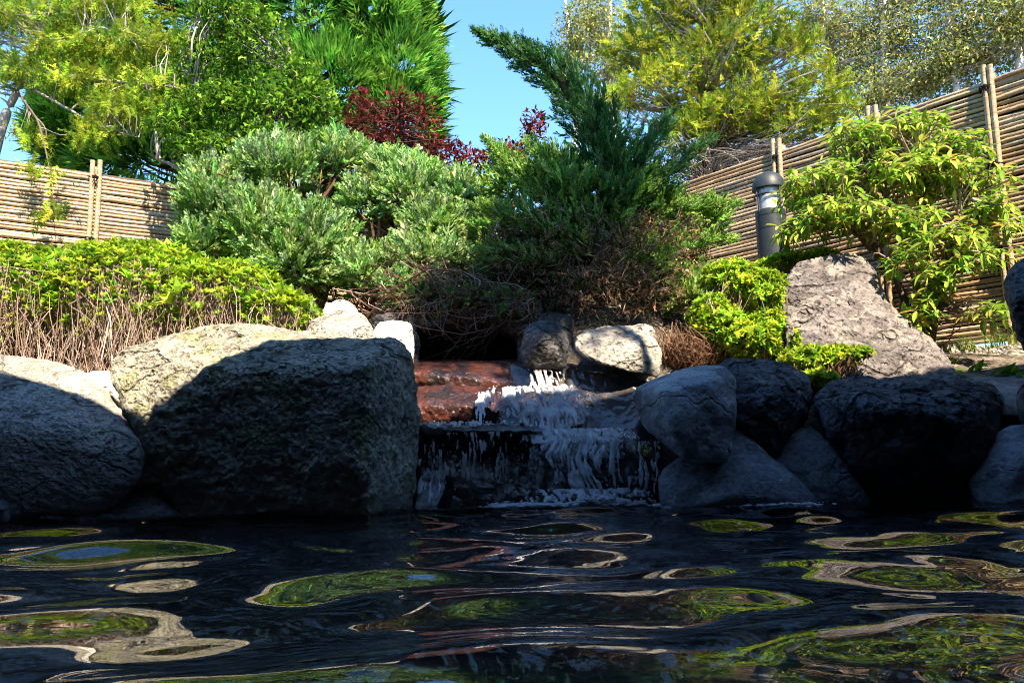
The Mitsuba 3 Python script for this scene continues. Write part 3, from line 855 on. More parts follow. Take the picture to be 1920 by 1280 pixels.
DB = np.array([at(700, 600, 5.6), at(710, 480, 5.75), at(750, 450, 5.85)])
limbs_to(jun2, 'branches', DB, P[:220], 76, .014, .004, GREENS['dead'])
rng = R(77)
P, N = on_lobes(rng, [(690, 450, 5.6, 42, 75, .3), (640, 560, 5.4, 60, 35, .3), (720, 580, 5.3, 70, 28, .3)], 700, inner=.6)
HR = np.stack([at(x, 566 + 4 * math.sin(x), 4.86 + .05 * math.sin(x * .7)) for x in rng.uniform(750, 1005, 90)])
HE = HR + np.stack([rng.normal(size=90) * .06, -.05 - .05 * rng.random(90), -.05 - .20 * rng.random(90) ** 1.6], 1)
P, N = crown(jun2, 'overhanging_foliage', [(800, 560, 4.98, 60, 22, .16), (870, 566, 4.92, 60, 20, .14), (950, 572, 4.9, 55, 22, .14)], 420, JS, .11, [[.16, .27, .08], [.10, .18, .05], [.16, .11, .06]], 79, up=-.1, rand=.7, inner=.8, rough=.5, bottom=1)
Qh, _ = on_lobes(rng, [(790, 585, 4.9, 70, 24, .16), (880, 590, 4.86, 80, 24, .14), (960, 592, 4.84, 60, 26, .14)], 520, inner=.9, bottom=1)
limbs_to(jun2, 'dead_sprigs', np.array([at(760, 560, 5.0), at(820, 556, 5.0), at(880, 556, 4.98), (at(940, 560, 4.96)), at(1000, 566, 4.94)]), Qh, 178, .004, .0014, [[.30, .21, .16], [.16, .10, .07]], wob=.14, sides=3)
s = Soup()
tubes(s, limb(HR, HE, rng, 7, 0, .16), np.linspace(.0045, .0014, 7)[None], jitter_col(rng, [[.22, .16, .12], [.12, .08, .06]], 90), 4)
part(jun2, 'hanging_roots', s.ply('bark', smooth=True), kind='stuff')
limbs_to(jun2, 'dead_twigs', DB, P, 78, .006, .002, [[.36, .27, .22], [.25, .17, .13], [.15, .09, .07]], wob=.16, sides=3)

# --- upright juniper with the leaning leader
up = thing('upright_juniper', 'dark green upright juniper with a leaning leader standing out against the sky', 'shrub')
JD = [scale_spray(R(120 + i), 16, .065, .8, .6) for i in range(5)]
trunk(up, 'trunk', [(1128, 640, 5.25), (1135, 560, 5.25), (1120, 450, 5.2), (1140, 360, 5.15), (1120, 240, 5.05), (1040, 140, 4.95), (960, 92, 4.9), (895, 58, 4.85)], [.075, .07, .06, .048, .034, .022, .012, .005], [.11, .075, .055], 81, k=40)
trunk(up, 'limb', [(1125, 470, 5.2), (1180, 390, 5.1), (1260, 320, 5.05), (1340, 262, 5.0)], [.035, .03, .02, .008], [.11, .075, .055], 82)
trunk(up, 'limb', [(1130, 430, 5.2), (1180, 320, 5.15), (1230, 250, 5.1), (1262, 205, 5.1)], [.03, .024, .016, .006], [.11, .075, .055], 83)
trunk(up, 'limb', [(1120, 480, 5.2), (1040, 400, 5.2), (970, 330, 5.25), (900, 255, 5.3)], [.032, .026, .016, .005], [.11, .075, .055], 84)
rng = R(85)


def along(pts, widths, n, rng):
    """Points scattered round a surveyed path, with the direction of the path."""
    p = np.array([at(*q) for q in pts])
    t = rng.random(n) ** 1.25 * (len(p) - 1)
    w = np.interp(t, np.arange(len(p)), widths) * np.array([q[2] for q in pts]).mean() / F_PX
    c = np.stack([np.interp(t, np.arange(len(p)), p[:, i]) for i in range(3)], 1)
    g = unit(p[np.minimum(t.astype(int) + 1, len(p) - 1)] - p[t.astype(int)])
    o = rnd_dir(rng, n)
    return c + o * (w * rng.random(n) ** .6)[:, None], g, o, 1 - .55 * (t / (len(p) - 1)) ** 2


s = Soup()
LEAD = [(1150, 340, 5.15), (1125, 245, 5.05), (1055, 150, 4.95), (965, 92, 4.9), (885, 54, 4.85)]
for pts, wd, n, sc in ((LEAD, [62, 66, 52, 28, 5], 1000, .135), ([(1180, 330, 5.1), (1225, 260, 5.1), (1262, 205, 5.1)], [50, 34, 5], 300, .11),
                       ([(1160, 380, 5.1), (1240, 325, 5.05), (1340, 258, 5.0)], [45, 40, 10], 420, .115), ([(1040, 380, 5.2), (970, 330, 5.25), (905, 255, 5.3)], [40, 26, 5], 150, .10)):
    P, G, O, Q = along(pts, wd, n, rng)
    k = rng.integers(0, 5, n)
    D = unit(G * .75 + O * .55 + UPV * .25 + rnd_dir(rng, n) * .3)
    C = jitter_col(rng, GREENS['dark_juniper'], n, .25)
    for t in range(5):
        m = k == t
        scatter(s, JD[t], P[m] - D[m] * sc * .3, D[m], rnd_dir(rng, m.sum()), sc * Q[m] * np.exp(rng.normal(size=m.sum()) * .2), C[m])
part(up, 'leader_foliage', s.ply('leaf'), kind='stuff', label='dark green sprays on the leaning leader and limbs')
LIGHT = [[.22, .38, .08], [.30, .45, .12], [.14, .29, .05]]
s = Soup()
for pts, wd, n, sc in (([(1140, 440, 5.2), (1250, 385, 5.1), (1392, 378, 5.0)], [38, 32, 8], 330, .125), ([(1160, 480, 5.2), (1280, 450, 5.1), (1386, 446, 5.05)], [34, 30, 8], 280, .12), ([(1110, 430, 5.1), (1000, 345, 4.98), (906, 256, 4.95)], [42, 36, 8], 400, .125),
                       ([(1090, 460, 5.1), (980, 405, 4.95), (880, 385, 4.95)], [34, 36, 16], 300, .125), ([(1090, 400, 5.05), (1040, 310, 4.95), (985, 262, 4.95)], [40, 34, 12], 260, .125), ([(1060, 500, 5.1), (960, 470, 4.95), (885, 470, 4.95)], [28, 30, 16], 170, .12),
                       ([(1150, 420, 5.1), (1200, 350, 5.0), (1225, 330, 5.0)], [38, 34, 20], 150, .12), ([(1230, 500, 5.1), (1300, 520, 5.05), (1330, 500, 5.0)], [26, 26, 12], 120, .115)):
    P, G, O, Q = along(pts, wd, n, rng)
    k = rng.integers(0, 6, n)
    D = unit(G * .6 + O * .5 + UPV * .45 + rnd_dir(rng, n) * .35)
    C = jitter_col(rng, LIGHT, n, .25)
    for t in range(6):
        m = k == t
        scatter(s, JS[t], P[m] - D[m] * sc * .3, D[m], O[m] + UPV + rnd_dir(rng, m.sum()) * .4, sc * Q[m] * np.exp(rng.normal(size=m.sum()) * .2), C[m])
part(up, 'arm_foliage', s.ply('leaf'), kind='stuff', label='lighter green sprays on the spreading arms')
JL = [(965, 350, 5.4, 60, 40, .3), (1050, 330, 5.4, 50, 40, .3), (930, 430, 5.35, 45, 45, .25), (1240, 400, 5.3, 60, 40, .3), (1320, 420, 5.25, 40, 30, .25), (1100, 380, 5.25, 60, 50, .3), (930, 510, 5.25, 40, 40, .25), (1290, 560, 5.1, 30, 25, .2)]
P, N = crown(up, 'foliage', JL, 1500, JS, .125, LIGHT, 86, up=.6, rand=.6, inner=.6, rough=.4, freq=5)
rng = R(87)
P, N = on_lobes(rng, [(1080, 480, 5.15, 190, 95, .4), (1230, 480, 5.1, 100, 90, .35), (960, 500, 5.2, 90, 80, .4), (1130, 560, 5.05, 150, 50, .35)], 7000, rough=.4, freq=5, inner=.6, bottom=1)
DT = [tm([[0, -.03, 0], [0, .03, 0], [.5, .02, .05], [1, 0, -.05]], [[0, 1, 2], [0, 2, 3]]), scale_spray(R(5), 6, .07, 1.2, .8)]
s = Soup()
C = jitter_col(rng, GREENS['dead'] + [[.05, .09, .02], [.34, .25, .18]], len(P), .45)
k = rng.random(len(P)) < .55
D = unit(rnd_dir(rng, len(P)) + N * .5 + UPV * .2)
for t, m in ((0, k), (1, ~k)):
    scatter(s, DT[t], P[m], D[m], rnd_dir(rng, m.sum()), .056 * np.exp(rng.normal(size=m.sum()) * .3), C[m])
part(up, 'dead_foliage', s.ply('leaf'), kind='stuff', label='brown dead inner twigs under the green')
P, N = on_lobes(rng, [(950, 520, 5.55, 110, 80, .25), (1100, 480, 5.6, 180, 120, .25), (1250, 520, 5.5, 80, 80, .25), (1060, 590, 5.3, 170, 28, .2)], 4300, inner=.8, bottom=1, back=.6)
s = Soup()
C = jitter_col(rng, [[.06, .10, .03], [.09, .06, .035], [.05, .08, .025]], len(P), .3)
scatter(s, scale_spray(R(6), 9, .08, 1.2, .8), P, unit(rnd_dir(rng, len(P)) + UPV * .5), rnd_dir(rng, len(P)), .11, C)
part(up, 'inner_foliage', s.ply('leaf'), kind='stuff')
limbs_to(up, 'branches', np.array([at(1130, 560, 5.25), at(1120, 450, 5.2), at(1140, 380, 5.15), at(1180, 390, 5.1), at(1040, 400, 5.2)]), P[:260], 88, .009, .002, GREENS['dead'], wob=.07, sides=4)

# --- small azaleas at the right
az2 = thing('azalea_shrub', 'rounded bright yellow green azalea left of the tall standing rock', 'shrub')
AL = [(1375, 540, 4.95, 62, 50, .3), (1408, 555, 4.9, 50, 52, .3), (1340, 610, 4.9, 52, 56, .3), (1425, 615, 4.85, 38, 50, .25), (1390, 640, 4.75, 66, 48, .28)]
P, N = crown(az2, 'foliage', AL, 3600, ROS, .038, GREENS['azalea'], 91, up=.8, rand=.6, inner=.5, rough=.3, freq=8, face_up=False)
rngd = R(97)
Qd, _ = on_lobes(rngd, [(1265, 640, 4.7, 45, 40, .2), (1310, 660, 4.7, 40, 28, .2)], 520, inner=.9, bottom=1)
limbs_to(az2, 'dead_twigs', np.array([at(1260, 700, 4.75), at(1300, 700, 4.75), at(1340, 690, 4.8)]), Qd, 98, .004, .0015, GREENS['dead'], wob=.12, sides=3)
limbs_to(az2, 'twigs', np.array([at(1380, 690, 4.85), at(1420, 690, 4.85), at(1340, 680, 4.85)]), P[:700], 92, .005, .0016, GREENS['twig'], sides=3)
az3 = thing('azalea_shrub', 'low sprawling azalea sprigs in front of the tall standing rock', 'shrub')
AL = [(1510, 672, 4.38, 50, 26, .12), (1570, 668, 4.36, 42, 22, .1), (1610, 660, 4.36, 22, 10, .06), (1530, 710, 4.3, 40, 20, .1), (1490, 640, 4.4, 10, 26, .05)]
P, N = crown(az3, 'foliage', AL, 620, ROS, .034, GREENS['azalea'], 93, up=.6, rand=.6, inner=.7, face_up=False)
limbs_to(az3, 'twigs', np.array([at(1520, 750, 4.32), at(1560, 735, 4.32)]), P[:260], 94, .004, .0014, GREENS['dead'], sides=3)
az4 = thing('azalea_shrub', 'small sunlit azalea at the foot of the bollard lamp', 'shrub')
P, N = crown(az4, 'foliage', [(1475, 492, 5.45, 40, 18, .2), (1530, 485, 5.45, 38, 14, .2), (1440, 500, 5.4, 30, 14, .2)], 620, ROS, .036, GREENS['azalea'], 95, up=.8, inner=.5, face_up=False)
limbs_to(az4, 'twigs', np.array([at(1480, 560, 5.5), at(1520, 560, 5.5)]), P[:120], 96, .004, .0014, GREENS['twig'], sides=3)

# --- broad leaved shrub at the right
lau = thing('broadleaf_shrub', 'tall broad leaved shrub with drooping leaf whorls in front of the right bamboo fence', 'shrub')
LS = [(1545, 345, 5.15, 70, 40, .3), (1610, 275, 5.2, 75, 45, .3), (1700, 245, 5.2, 85, 38, .3), (1775, 290, 5.05, 65, 45, .28), (1700, 330, 5.05, 110, 50, .32), (1810, 350, 4.95, 70, 42, .28), (1560, 400, 5.0, 80, 36, .28), (1840, 395, 4.85, 55, 30, .22),
      (1700, 420, 4.95, 60, 36, .3), (1780, 450, 4.8, 100, 34, .26), (1690, 490, 4.8, 32, 22, .2), (1760, 525, 4.75, 50, 30, .2), (1830, 480, 4.7, 60, 24, .2), (1850, 590, 4.75, 40, 22, .15), (1720, 580, 4.85, 45, 40, .2), (1490, 375, 5.2, 45, 34, .2), (1500, 430, 5.1, 45, 24, .2), (1640, 420, 5.1, 50, 30, .3), (1880, 430, 4.8, 30, 22, .15)]
rng = R(101)
P, N = on_lobes(rng, LS, 840, inner=.95, back=.4, bottom=.7, rough=.4, freq=5)
BL = [big_leaf(.30, .05, .22), big_leaf(.27, .03, .45), big_leaf(.34, .07, .1)]
LC = [[.22, .40, .04], [.33, .47, .06], [.13, .28, .04], [.42, .48, .09], [.55, .42, .10]]
leaves = []
for p, n in zip(P, N):
    ax = unit(UPV * .8 + n * .7 + rng.normal(size=3) * .25)
    a0 = rng.random() * 6.28
    u = unit(np.cross(ax, [.3, .2, .9]))
    w = np.cross(ax, u)
    m = rng.integers(5, 10)
    for i in range(m):
        a = a0 + i * 2.4
        e = .15 + .55 * (i / m) - .75 * (rng.random() < .2)
        d = unit((u * math.cos(a) + w * math.sin(a)) * math.cos(e) + ax * math.sin(e) - UPV * .25)
        leaves.append((p + d * .01, d, .074 * math.exp(min(rng.normal() * .3, .25)), rng.choice(5, p=[.30, .28, .16, .18, .08]), rng.integers(3)))
leaves = [q for q in leaves if q[0][1] > 4.45]
leaves.sort(key=lambda q: q[0][1] - 2.0 * q[2])
shared_leaf = {}
for p, d, sc, ci, ti in leaves[:300]:
    if (ci, ti) not in shared_leaf:
        v, f, c = BL[ti]
        shared_leaf[ci, ti] = mikit.ply((v, f), 'glossy_leaf', smooth=True, color=c * np.array(LC[ci]))
    z = unit(UPV - d * d[2])
    y = np.cross(z, d)
    M = np.eye(4)
    M[:3, 0], M[:3, 1], M[:3, 2], M[:3, 3] = d * sc, y * sc, z * sc, p
    part(lau, 'leaf', {**shared_leaf[ci, ti], 'to_world': T(M)})
s = Soup()
for ci in range(5):
    for ti in range(3):
        q = [x for x in leaves[300:] if x[3] == ci and x[4] == ti]
        if q:
            scatter(s, BL[ti], np.array([x[0] for x in q]), np.array([x[1] for x in q]), np.tile(UPV, (len(q), 1)), np.array([x[2] for x in q]), jitter_col(rng, [LC[ci]], len(q), .15))
part(lau, 'foliage', s.ply('glossy_leaf', smooth=True), kind='stuff')
roots = []
for pts in ([(1735, 650, 5.1), (1725, 560, 5.1), (1690, 440, 5.15), (1640, 330, 5.2)], [(1740, 650, 5.08), (1745, 540, 5.05), (1740, 430, 5.1), (1720, 300, 5.15)], [(1745, 650, 5.05), (1765, 540, 4.95), (1800, 440, 4.9), (1815, 370, 4.9)],
            [(1728, 640, 5.1), (1680, 520, 5.15), (1600, 430, 5.15), (1530, 390, 5.2)]):
    roots.append(trunk(lau, 'stem', pts, [.022, .019, .014, .007], [.17, .12, .09], 110 + len(roots)))
limbs_to(lau, 'branches', np.vstack(roots)[8:], P, 115, .0065, .0024, GREENS['twig'], wob=.1, sides=4)

# --- trees behind the fences
ced = thing('cedar_tree', 'large dense bright green cedar filling the upper left behind the fence', 'tree')
PL = [plume(R(130 + i), 12, .45, .062, .3) for i in range(6)]
CL = [(230, 210, 9.6, 140, 170, 1.3), (170, 270, 9.4, 85, 90, .9), (400, 60, 9.8, 230, 200, 1.6), (600, 40, 9.6, 190, 190, 1.4), (720, 60, 9.4, 105, 150, 1.1), (755, 150, 9.3, 76, 120, .9), (750, 235, 9.2, 76, 70, .8), (640, 190, 9.3, 150, 110, 1.0), (450, 240, 9.4, 260, 110, 1.1), (300, 330, 9.4, 190, 70, .9),
      (560, -130, 9.8, 260, 120, 1.3)]
P, N = crown(ced, 'foliage', CL, 14500, PL, .235, GREENS['cedar'], 131, up=.35, rand=.35, inner=.25, rough=.22, freq=2.2, back=.12)
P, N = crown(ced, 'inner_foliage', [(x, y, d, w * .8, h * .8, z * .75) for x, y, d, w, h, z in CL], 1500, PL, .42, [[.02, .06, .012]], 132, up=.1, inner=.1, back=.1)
ct = trunk(ced, 'trunk', [(470, 520, 10), (470, 300, 10), (480, 0, 10), (490, -200, 10)], [.22, .2, .15, .1], [.12, .08, .06], 133)
limbs_to(ced, 'branches', ct, P[:200], 134, .03, .01, GREENS['dead'])

cam_t = thing('camellia_tree', 'broad leaved tree with dark green leaves overhanging the left bamboo fence', 'tree')
SL = [small_leaf(.45, .14, .2), small_leaf(.38, .1, .35), small_leaf(.5, .2, .1)]
KL = [(490, 105, 6.8, 70, 90, .5), (430, 50, 6.9, 75, 65, .5), (600, 225, 6.7, 48, 70, .4), (560, 170, 6.7, 50, 60, .4), (530, 220, 6.6, 90, 60, .45), (430, 215, 6.6, 90, 55, .45), (350, 245, 6.6, 70, 45, .4), (400, 290, 6.5, 70, 35, .35), (500, 270, 6.5, 60, 30, .35), (390, 130, 6.8, 60, 60, .4)]
P, N = crown(cam_t, 'foliage', KL, 8500, SL, .062, GREENS['camellia'], 141, up=.2, out=.6, rand=.8, inner=.6, rough=.3, freq=4, amt=.32, bsdf='glossy_leaf')
roots = [trunk(cam_t, 'trunk', [(500, 470, 6.6), (500, 300, 6.6), (497, 230, 6.65), (540, 120, 6.75)], [.05, .042, .035, .012], [.20, .18, .15], 142),
         trunk(cam_t, 'limb', [(385, 420, 6.5), (365, 345, 6.5), (330, 312, 6.5), (290, 296, 6.5)], [.03, .026, .018, .007], [.24, .21, .17], 143),
         trunk(cam_t, 'limb', [(375, 430, 6.5), (372, 340, 6.5), (380, 250, 6.6), (360, 160, 6.7)], [.03, .026, .018, .007], [.20, .18, .15], 144)]
limbs_to(cam_t, 'branches', np.vstack(roots)[8:], P[:260], 145, .008, .0025, GREENS['grey_twig'], wob=.1, sides=4)

yew = thing('yew_tree', 'feathery yellow green tree with pale bare branches reaching in from the left edge', 'tree')
CB = [comb(R(150 + i), 9, .085, .26) for i in range(4)]
YL = [(60, 40, 7.7, 120, 36, .5), (200, 25, 7.7, 110, 30, .5), (250, 95, 7.6, 110, 26, .45), (130, 100, 7.6, 90, 24, .45), (170, 160, 7.5, 110, 24, .4), (290, 165, 7.4, 60, 18, .35), (240, 215, 7.4, 90, 22, .4), (40, 140, 7.5, 55, 22, .4), (180, 255, 7.3, 50, 18, .3), (60, 260, 7.4, 30, 14, .25),
      (80, 325, 6.35, 42, 9, .15), (100, 405, 6.35, 36, 6, .12), (20, 15, 7.8, 60, 30, .4), (330, 90, 7.6, 40, 20, .35), (-60, 100, 7.6, 80, 60, .5)]
P, N = crown(yew, 'foliage', YL, 2500, CB, .165, GREENS['yew'], 151, up=.12, out=.9, rand=.55, inner=.7, rough=.3, bottom=1)
roots = [trunk(yew, 'trunk', [(-60, 520, 7.7), (-25, 340, 7.7), (10, 215, 7.65), (38, 160, 7.6), (70, 85, 7.6), (95, 20, 7.6), (105, -60, 7.6)], [.055, .05, .042, .034, .026, .02, .015], [.30, .27, .24], 152, k=40),
         trunk(yew, 'limb', [(45, 135, 7.6), (120, 140, 7.5), (210, 152, 7.4), (345, 166, 7.3)], [.02, .016, .012, .005], [.34, .31, .27], 153),
         trunk(yew, 'limb', [(70, 85, 7.6), (140, 75, 7.55), (170, 55, 7.5), (240, 62, 7.5)], [.016, .013, .01, .005], [.22, .17, .13], 154),
         trunk(yew, 'limb', [(40, 155, 7.6), (120, 200, 7.5), (190, 240, 7.4), (260, 258, 7.35)], [.014, .012, .009, .004], [.34, .31, .27], 155),
         trunk(yew, 'limb', [(30, 170, 7.6), (72, 225, 7.1), (90, 300, 6.6), (96, 345, 6.4), (104, 412, 6.34)], [.010, .008, .006, .004, .002], [.12, .09, .07], 156)]
limbs_to(yew, 'branches', np.vstack(roots)[12:], P[P[:, 1] > 7.0][:380], 157, .007, .002, GREENS['grey_twig'], wob=.08, sides=4)

red = thing('red_leaf_shrub', 'deep red leaved shrub behind the junipers against the cedar and the sky', 'shrub')
ML = [(830, 290, 7.4, 60, 34, .35), (730, 265, 7.4, 95, 75, .45), (680, 200, 7.4, 35, 40, .3), (800, 225, 7.4, 32, 50, .3), (745, 185, 7.4, 30, 30, .2), (850, 295, 7.3, 55, 26, .3), (640, 250, 7.4, 40, 50, .3), (580, 290, 7.3, 60, 30, .3)]
P, N = crown(red, 'foliage', ML, 1650, SL, .058, GREENS['maple'], 161, up=.2, rand=.9, inner=.8, rough=.3, amt=.35, bottom=1)
rt = trunk(red, 'stem', [(735, 520, 7.4), (735, 400, 7.4), (735, 280, 7.4), (750, 190, 7.4)], [.03, .026, .016, .006], [.10, .06, .05], 162)
limbs_to(red, 'branches', rt[4:], P[:260], 163, .006, .002, [[.10, .05, .04]], wob=.08, sides=4)
red2 = thing('red_leaf_shrub', 'smaller red leaved shrub with an open crown directly left of the leaning juniper leader', 'shrub')
P, N = crown(red2, 'foliage', [(960, 300, 7.3, 55, 36, .3), (1000, 240, 7.3, 30, 38, .2), (900, 305, 7.3, 50, 24, .2)], 900, SL, .056, GREENS['maple'], 164, up=.2, rand=.9, inner=.8, rough=.3, amt=.35, bottom=1)
rt = trunk(red2, 'stem', [(960, 560, 7.3), (960, 420, 7.3), (968, 330, 7.3), (1000, 225, 7.3)], [.025, .02, .014, .005], [.10, .06, .05], 165)
limbs_to(red2, 'branches', rt[4:], P[:120], 166, .005, .002, [[.10, .05, .04]], wob=.08, sides=4)

cyp = thing('yellow_conifer', 'loose yellow green conifer with bare grey inner branches right of the sky gap', 'tree')
CY = [comb(R(170 + i), 7, .13, .34) for i in range(3)] + [scale_spray(R(175 + i), 10, .10, .6, .75) for i in range(2)]
YC = [(1310, 20, 8.2, 120, 60, .8), (1230, 60, 8.2, 70, 50, .7), (1400, 60, 8.2, 85, 60, .8), (1460, 130, 8.1, 90, 42, .7), (1190, 110, 8.2, 60, 40, .6), (1330, 130, 8.0, 90, 45, .8), (1230, 180, 8.0, 70, 36, .7), (1400, 210, 7.9, 90, 40, .7), (1510, 190, 7.9, 70, 42, .6), (1330, 230, 7.9, 80, 36, .6), (1560, 225, 7.8, 45, 30, .5),
      (1480, 250, 7.8, 80, 26, .5), (1280, 260, 7.9, 60, 26, .5), (1310, -90, 8.2, 130, 60, .8), (1160, 200, 8.0, 36, 24, .4)]
P, N = crown(cyp, 'foliage', YC, 5600, CY, .13, GREENS['cypress'], 171, up=.35, rand=.6, inner=.6, rough=.55, freq=3, bottom=.8)
ctr = trunk(cyp, 'trunk', [(1325, 470, 8.2), (1322, 320, 8.2), (1316, 160, 8.2), (1318, 0, 8.2), (1318, -150, 8.2)], [.09, .08, .065, .045, .03], [.34, .31, .28], 172)
limbs_to(cyp, 'branches', ctr[3:], P[:700], 173, .014, .004, GREENS['grey_twig'], wob=.07, sides=4, sag=.08)
rng = R(174)
Q, _ = on_lobes(rng, [(1380, 320, 7.6, 130, 60, .6), (1270, 310, 7.7, 80, 50, .5), (1480, 290, 7.6, 60, 40, .4)], 420, inner=.9)
limbs_to(cyp, 'bare_twigs', ctr[:12], Q, 176, .008, .002, GREENS['grey_twig'], wob=.09, sides=3)


def birch(label, stems, spec, n, seed, size_=.074):
    key = thing('birch_tree', label, 'tree', 'birches behind the right fence')
    P, N = crown(key, 'foliage', spec, int(n * 1.5), SL, size_, GREENS['birch'], seed, up=0, out=.4, rand=1, inner=.9, rough=.4, amt=.35, bottom=1, back=.8)
    q = [trunk(key, 'trunk', st, [.08, .07, .05, .025][:len(st)], [.66, .64, .60], seed + 1 + i) for i, st in enumerate(stems)]
    limbs_to(key, 'branches', np.vstack(q)[4:], P[:max(120, n // 40)], seed + 5, .016, .005, [[.55, .53, .5], [.35, .32, .3]], wob=.07, sides=4)


birch('birch tree with sparse greyish leaves directly right of the sky gap', [[(1150, 420, 14), (1150, 200, 14), (1140, 60, 14), (1150, -90, 14)], [(1075, 420, 14.4), (1080, 200, 14.4), (1070, 90, 14.4), (1060, 0, 14.4)]],
      [(1080, 90, 14, 50, 80, 1), (1060, 160, 14, 36, 50, .8), (1110, 40, 14, 60, 60, 1), (1150, 130, 14, 60, 100, 1)], 5200, 180)
birch('birch tree whose white stem shows just right of the yellow conifer', [[(1560, 420, 14), (1552, 200, 14), (1545, 80, 14), (1540, -60, 14)]],
      [(1560, 60, 14, 60, 70, 1.2), (1590, 150, 14, 70, 70, 1.2), (1510, 40, 14.2, 40, 60, 1), (1620, 70, 14.3, 70, 90, 1.2)], 5600, 190)
birch('birch tree with a pair of thin white stems above the middle of the right fence', [[(1660, 420, 13.4), (1660, 200, 13.4), (1655, 60, 13.4), (1665, -60, 13.4)]],
      [(1680, 80, 13.4, 80, 90, 1.3), (1720, 160, 13.4, 90, 50, 1.2), (1640, 180, 13.2, 70, 50, 1), (1690, -20, 13.5, 80, 60, 1.2)], 6200, 200)
birch('birch tree with the widest white stem just left of the tall fence post', [[(1800, 420, 12.8), (1794, 160, 12.8), (1782, 60, 12.8), (1768, -60, 12.8)]],
      [(1800, 60, 12.8, 90, 90, 1.3), (1840, 110, 12.8, 80, 50, 1.1), (1760, 130, 12.9, 60, 50, 1), (1800, -30, 12.8, 110, 50, 1.2)], 6200, 210)
birch('birch tree in the upper right corner of the picture', [[(1920, 420, 12.4), (1915, 160, 12.4), (1905, 40, 12.4), (1915, -80, 12.4)]],
      [(1900, 50, 12.4, 80, 60, 1.2), (1960, 60, 12.4, 80, 90, 1.2), (1890, -20, 12.5, 90, 50, 1.2)], 4600, 220)

# --- pine behind the bathhouse whose overhanging limb shades the upright juniper and the hollow
pine = thing('overhanging_pine', 'tall pine behind the bathhouse with one limb reaching over its roof towards the pool', 'tree')
rng = R(301)
DAPPLE = [(1150, 330, 5.15, 55, .4), (1125, 245, 5.05, 50, .35), (1055, 150, 4.95, 42, .3), (985, 105, 4.9, 28, .3), (1225, 270, 5.1, 36, .3), (1270, 310, 5.05, 40, .35), (1090, 520, 5.1, 85, .6), (1000, 560, 5.1, 60, .9), (1180, 560, 5.05, 60, .6),
          (900, 600, 5.0, 85, 1.3), (1020, 610, 4.5, 45, .9), (870, 640, 5.0, 100, 1.5), (1110, 655, 4.4, 26, .45), (960, 720, 4.5, 18, .8)]
PT = [plume(R(310 + i), 9, .6, .06, .1) for i in range(3)]
P = []
for x, y, d, w, dens in DAPPLE:
    c = at(x, y, d)
    q = c + rng.normal(size=(int(w * w * dens * .11), 3)) * size(w, d) * .55
    P.append(q + SUN * (4.6 - .0 * q[:, :1]))
P = np.vstack(P)
P += rnd_dir(rng, len(P)) * .03
s = Soup()
k = rng.integers(0, 3, len(P))
for t in range(3):
    m = k == t
    scatter(s, PT[t], P[m], unit(rnd_dir(rng, m.sum()) + UPV * .4), rnd_dir(rng, m.sum()), .13, jitter_col(rng, GREENS['dark_juniper'], m.sum()))
part(pine, 'foliage', s.ply('leaf'), kind='stuff')
s = Soup()
stem = np.array([[5.2, -6.9, -.5], [5.1, -6.8, 3.0], [5.0, -6.8, 6.4], [4.95, -6.7, 10.0]])
tubes(s, stem[None], np.array([[.2, .18, .14, .08]]), [[.12, .08, .06]], 12)
part(pine, 'trunk', s.ply('bark', smooth=True))
c = P.mean(0)
s = Soup()
main = limb(np.array([[5.0, -6.8, 6.6]]), np.array([c + [0, .5, .2]]), rng, 14, -.02, .01)
tubes(s, main, np.linspace(.09, .02, 14)[None], [[.12, .08, .06]], 8)
part(pine, 'limb', s.ply('bark', smooth=True))
limbs_to(pine, 'branches', main[0][10:], P[::4], 305, .012, .004, GREENS['dead'], sides=4)

# ------------------------------------------------------------------ white water
fall = thing('white_water', 'white water splashing down the steps of the waterfall into the pool', 'waterfall', kind=None)
rng = R(401)


def drops(soup, n, c, spread, rmin, rmax, tall=1.0, rng=rng):
    base = trimesh.creation.icosphere(0)
    v0, f0 = np.array(base.vertices), np.array(base.faces)
    p = np.asarray(c) + rng.normal(size=(n, 3)) * spread
    r = np.exp(rng.uniform(math.log(rmin), math.log(rmax), n))
    v = p[:, None] + v0[None] * r[:, None, None] * np.array([1, 1, tall]) * (1 + .35 * rng.normal(size=(n, len(v0), 1)) * .5)
    f = f0[None] + (np.arange(n) * len(v0))[:, None, None]
    soup.add(v.reshape(-1, 3), f.reshape(-1, 3), [.7, .7, .7])


def stream(soup, path, width, n, r, piece=(.15, .5), rng=rng):
    """n beaded strands, each along a piece of the falling path, side by side over the width in pixels."""
    p = np.array([at(*q) for q in path])
    t0 = rng.random(n) * (1 - piece[0])
    L = rng.uniform(*piece, n)
    k = 7
    t = np.clip(t0[:, None] + L[:, None] * np.linspace(0, 1, k)[None], 0, 1) * (len(p) - 1)
    c = np.stack([np.interp(t, np.arange(len(p)), p[:, i]) for i in range(3)], -1)
    w = size(width, path[0][2])
    c[..., 0] += (rng.random((n, 1)) - .5) * w + np.cumsum(rng.normal(size=(n, k)) * .0035, 1)
    c[..., 1] += rng.normal(size=(n, 1)) * .012 + rng.normal(size=(n, k)) * .003
    rr = .55 * r * np.exp(rng.normal(size=(n, 1)) * .5) * (.25 + np.sin(np.linspace(.08, 1, k) ** .8 * 2.9)[None] * (.7 + .5 * rng.random((n, k))))
    tubes(soup, c, np.maximum(rr, .0006), [.7, .7, .7], 6)


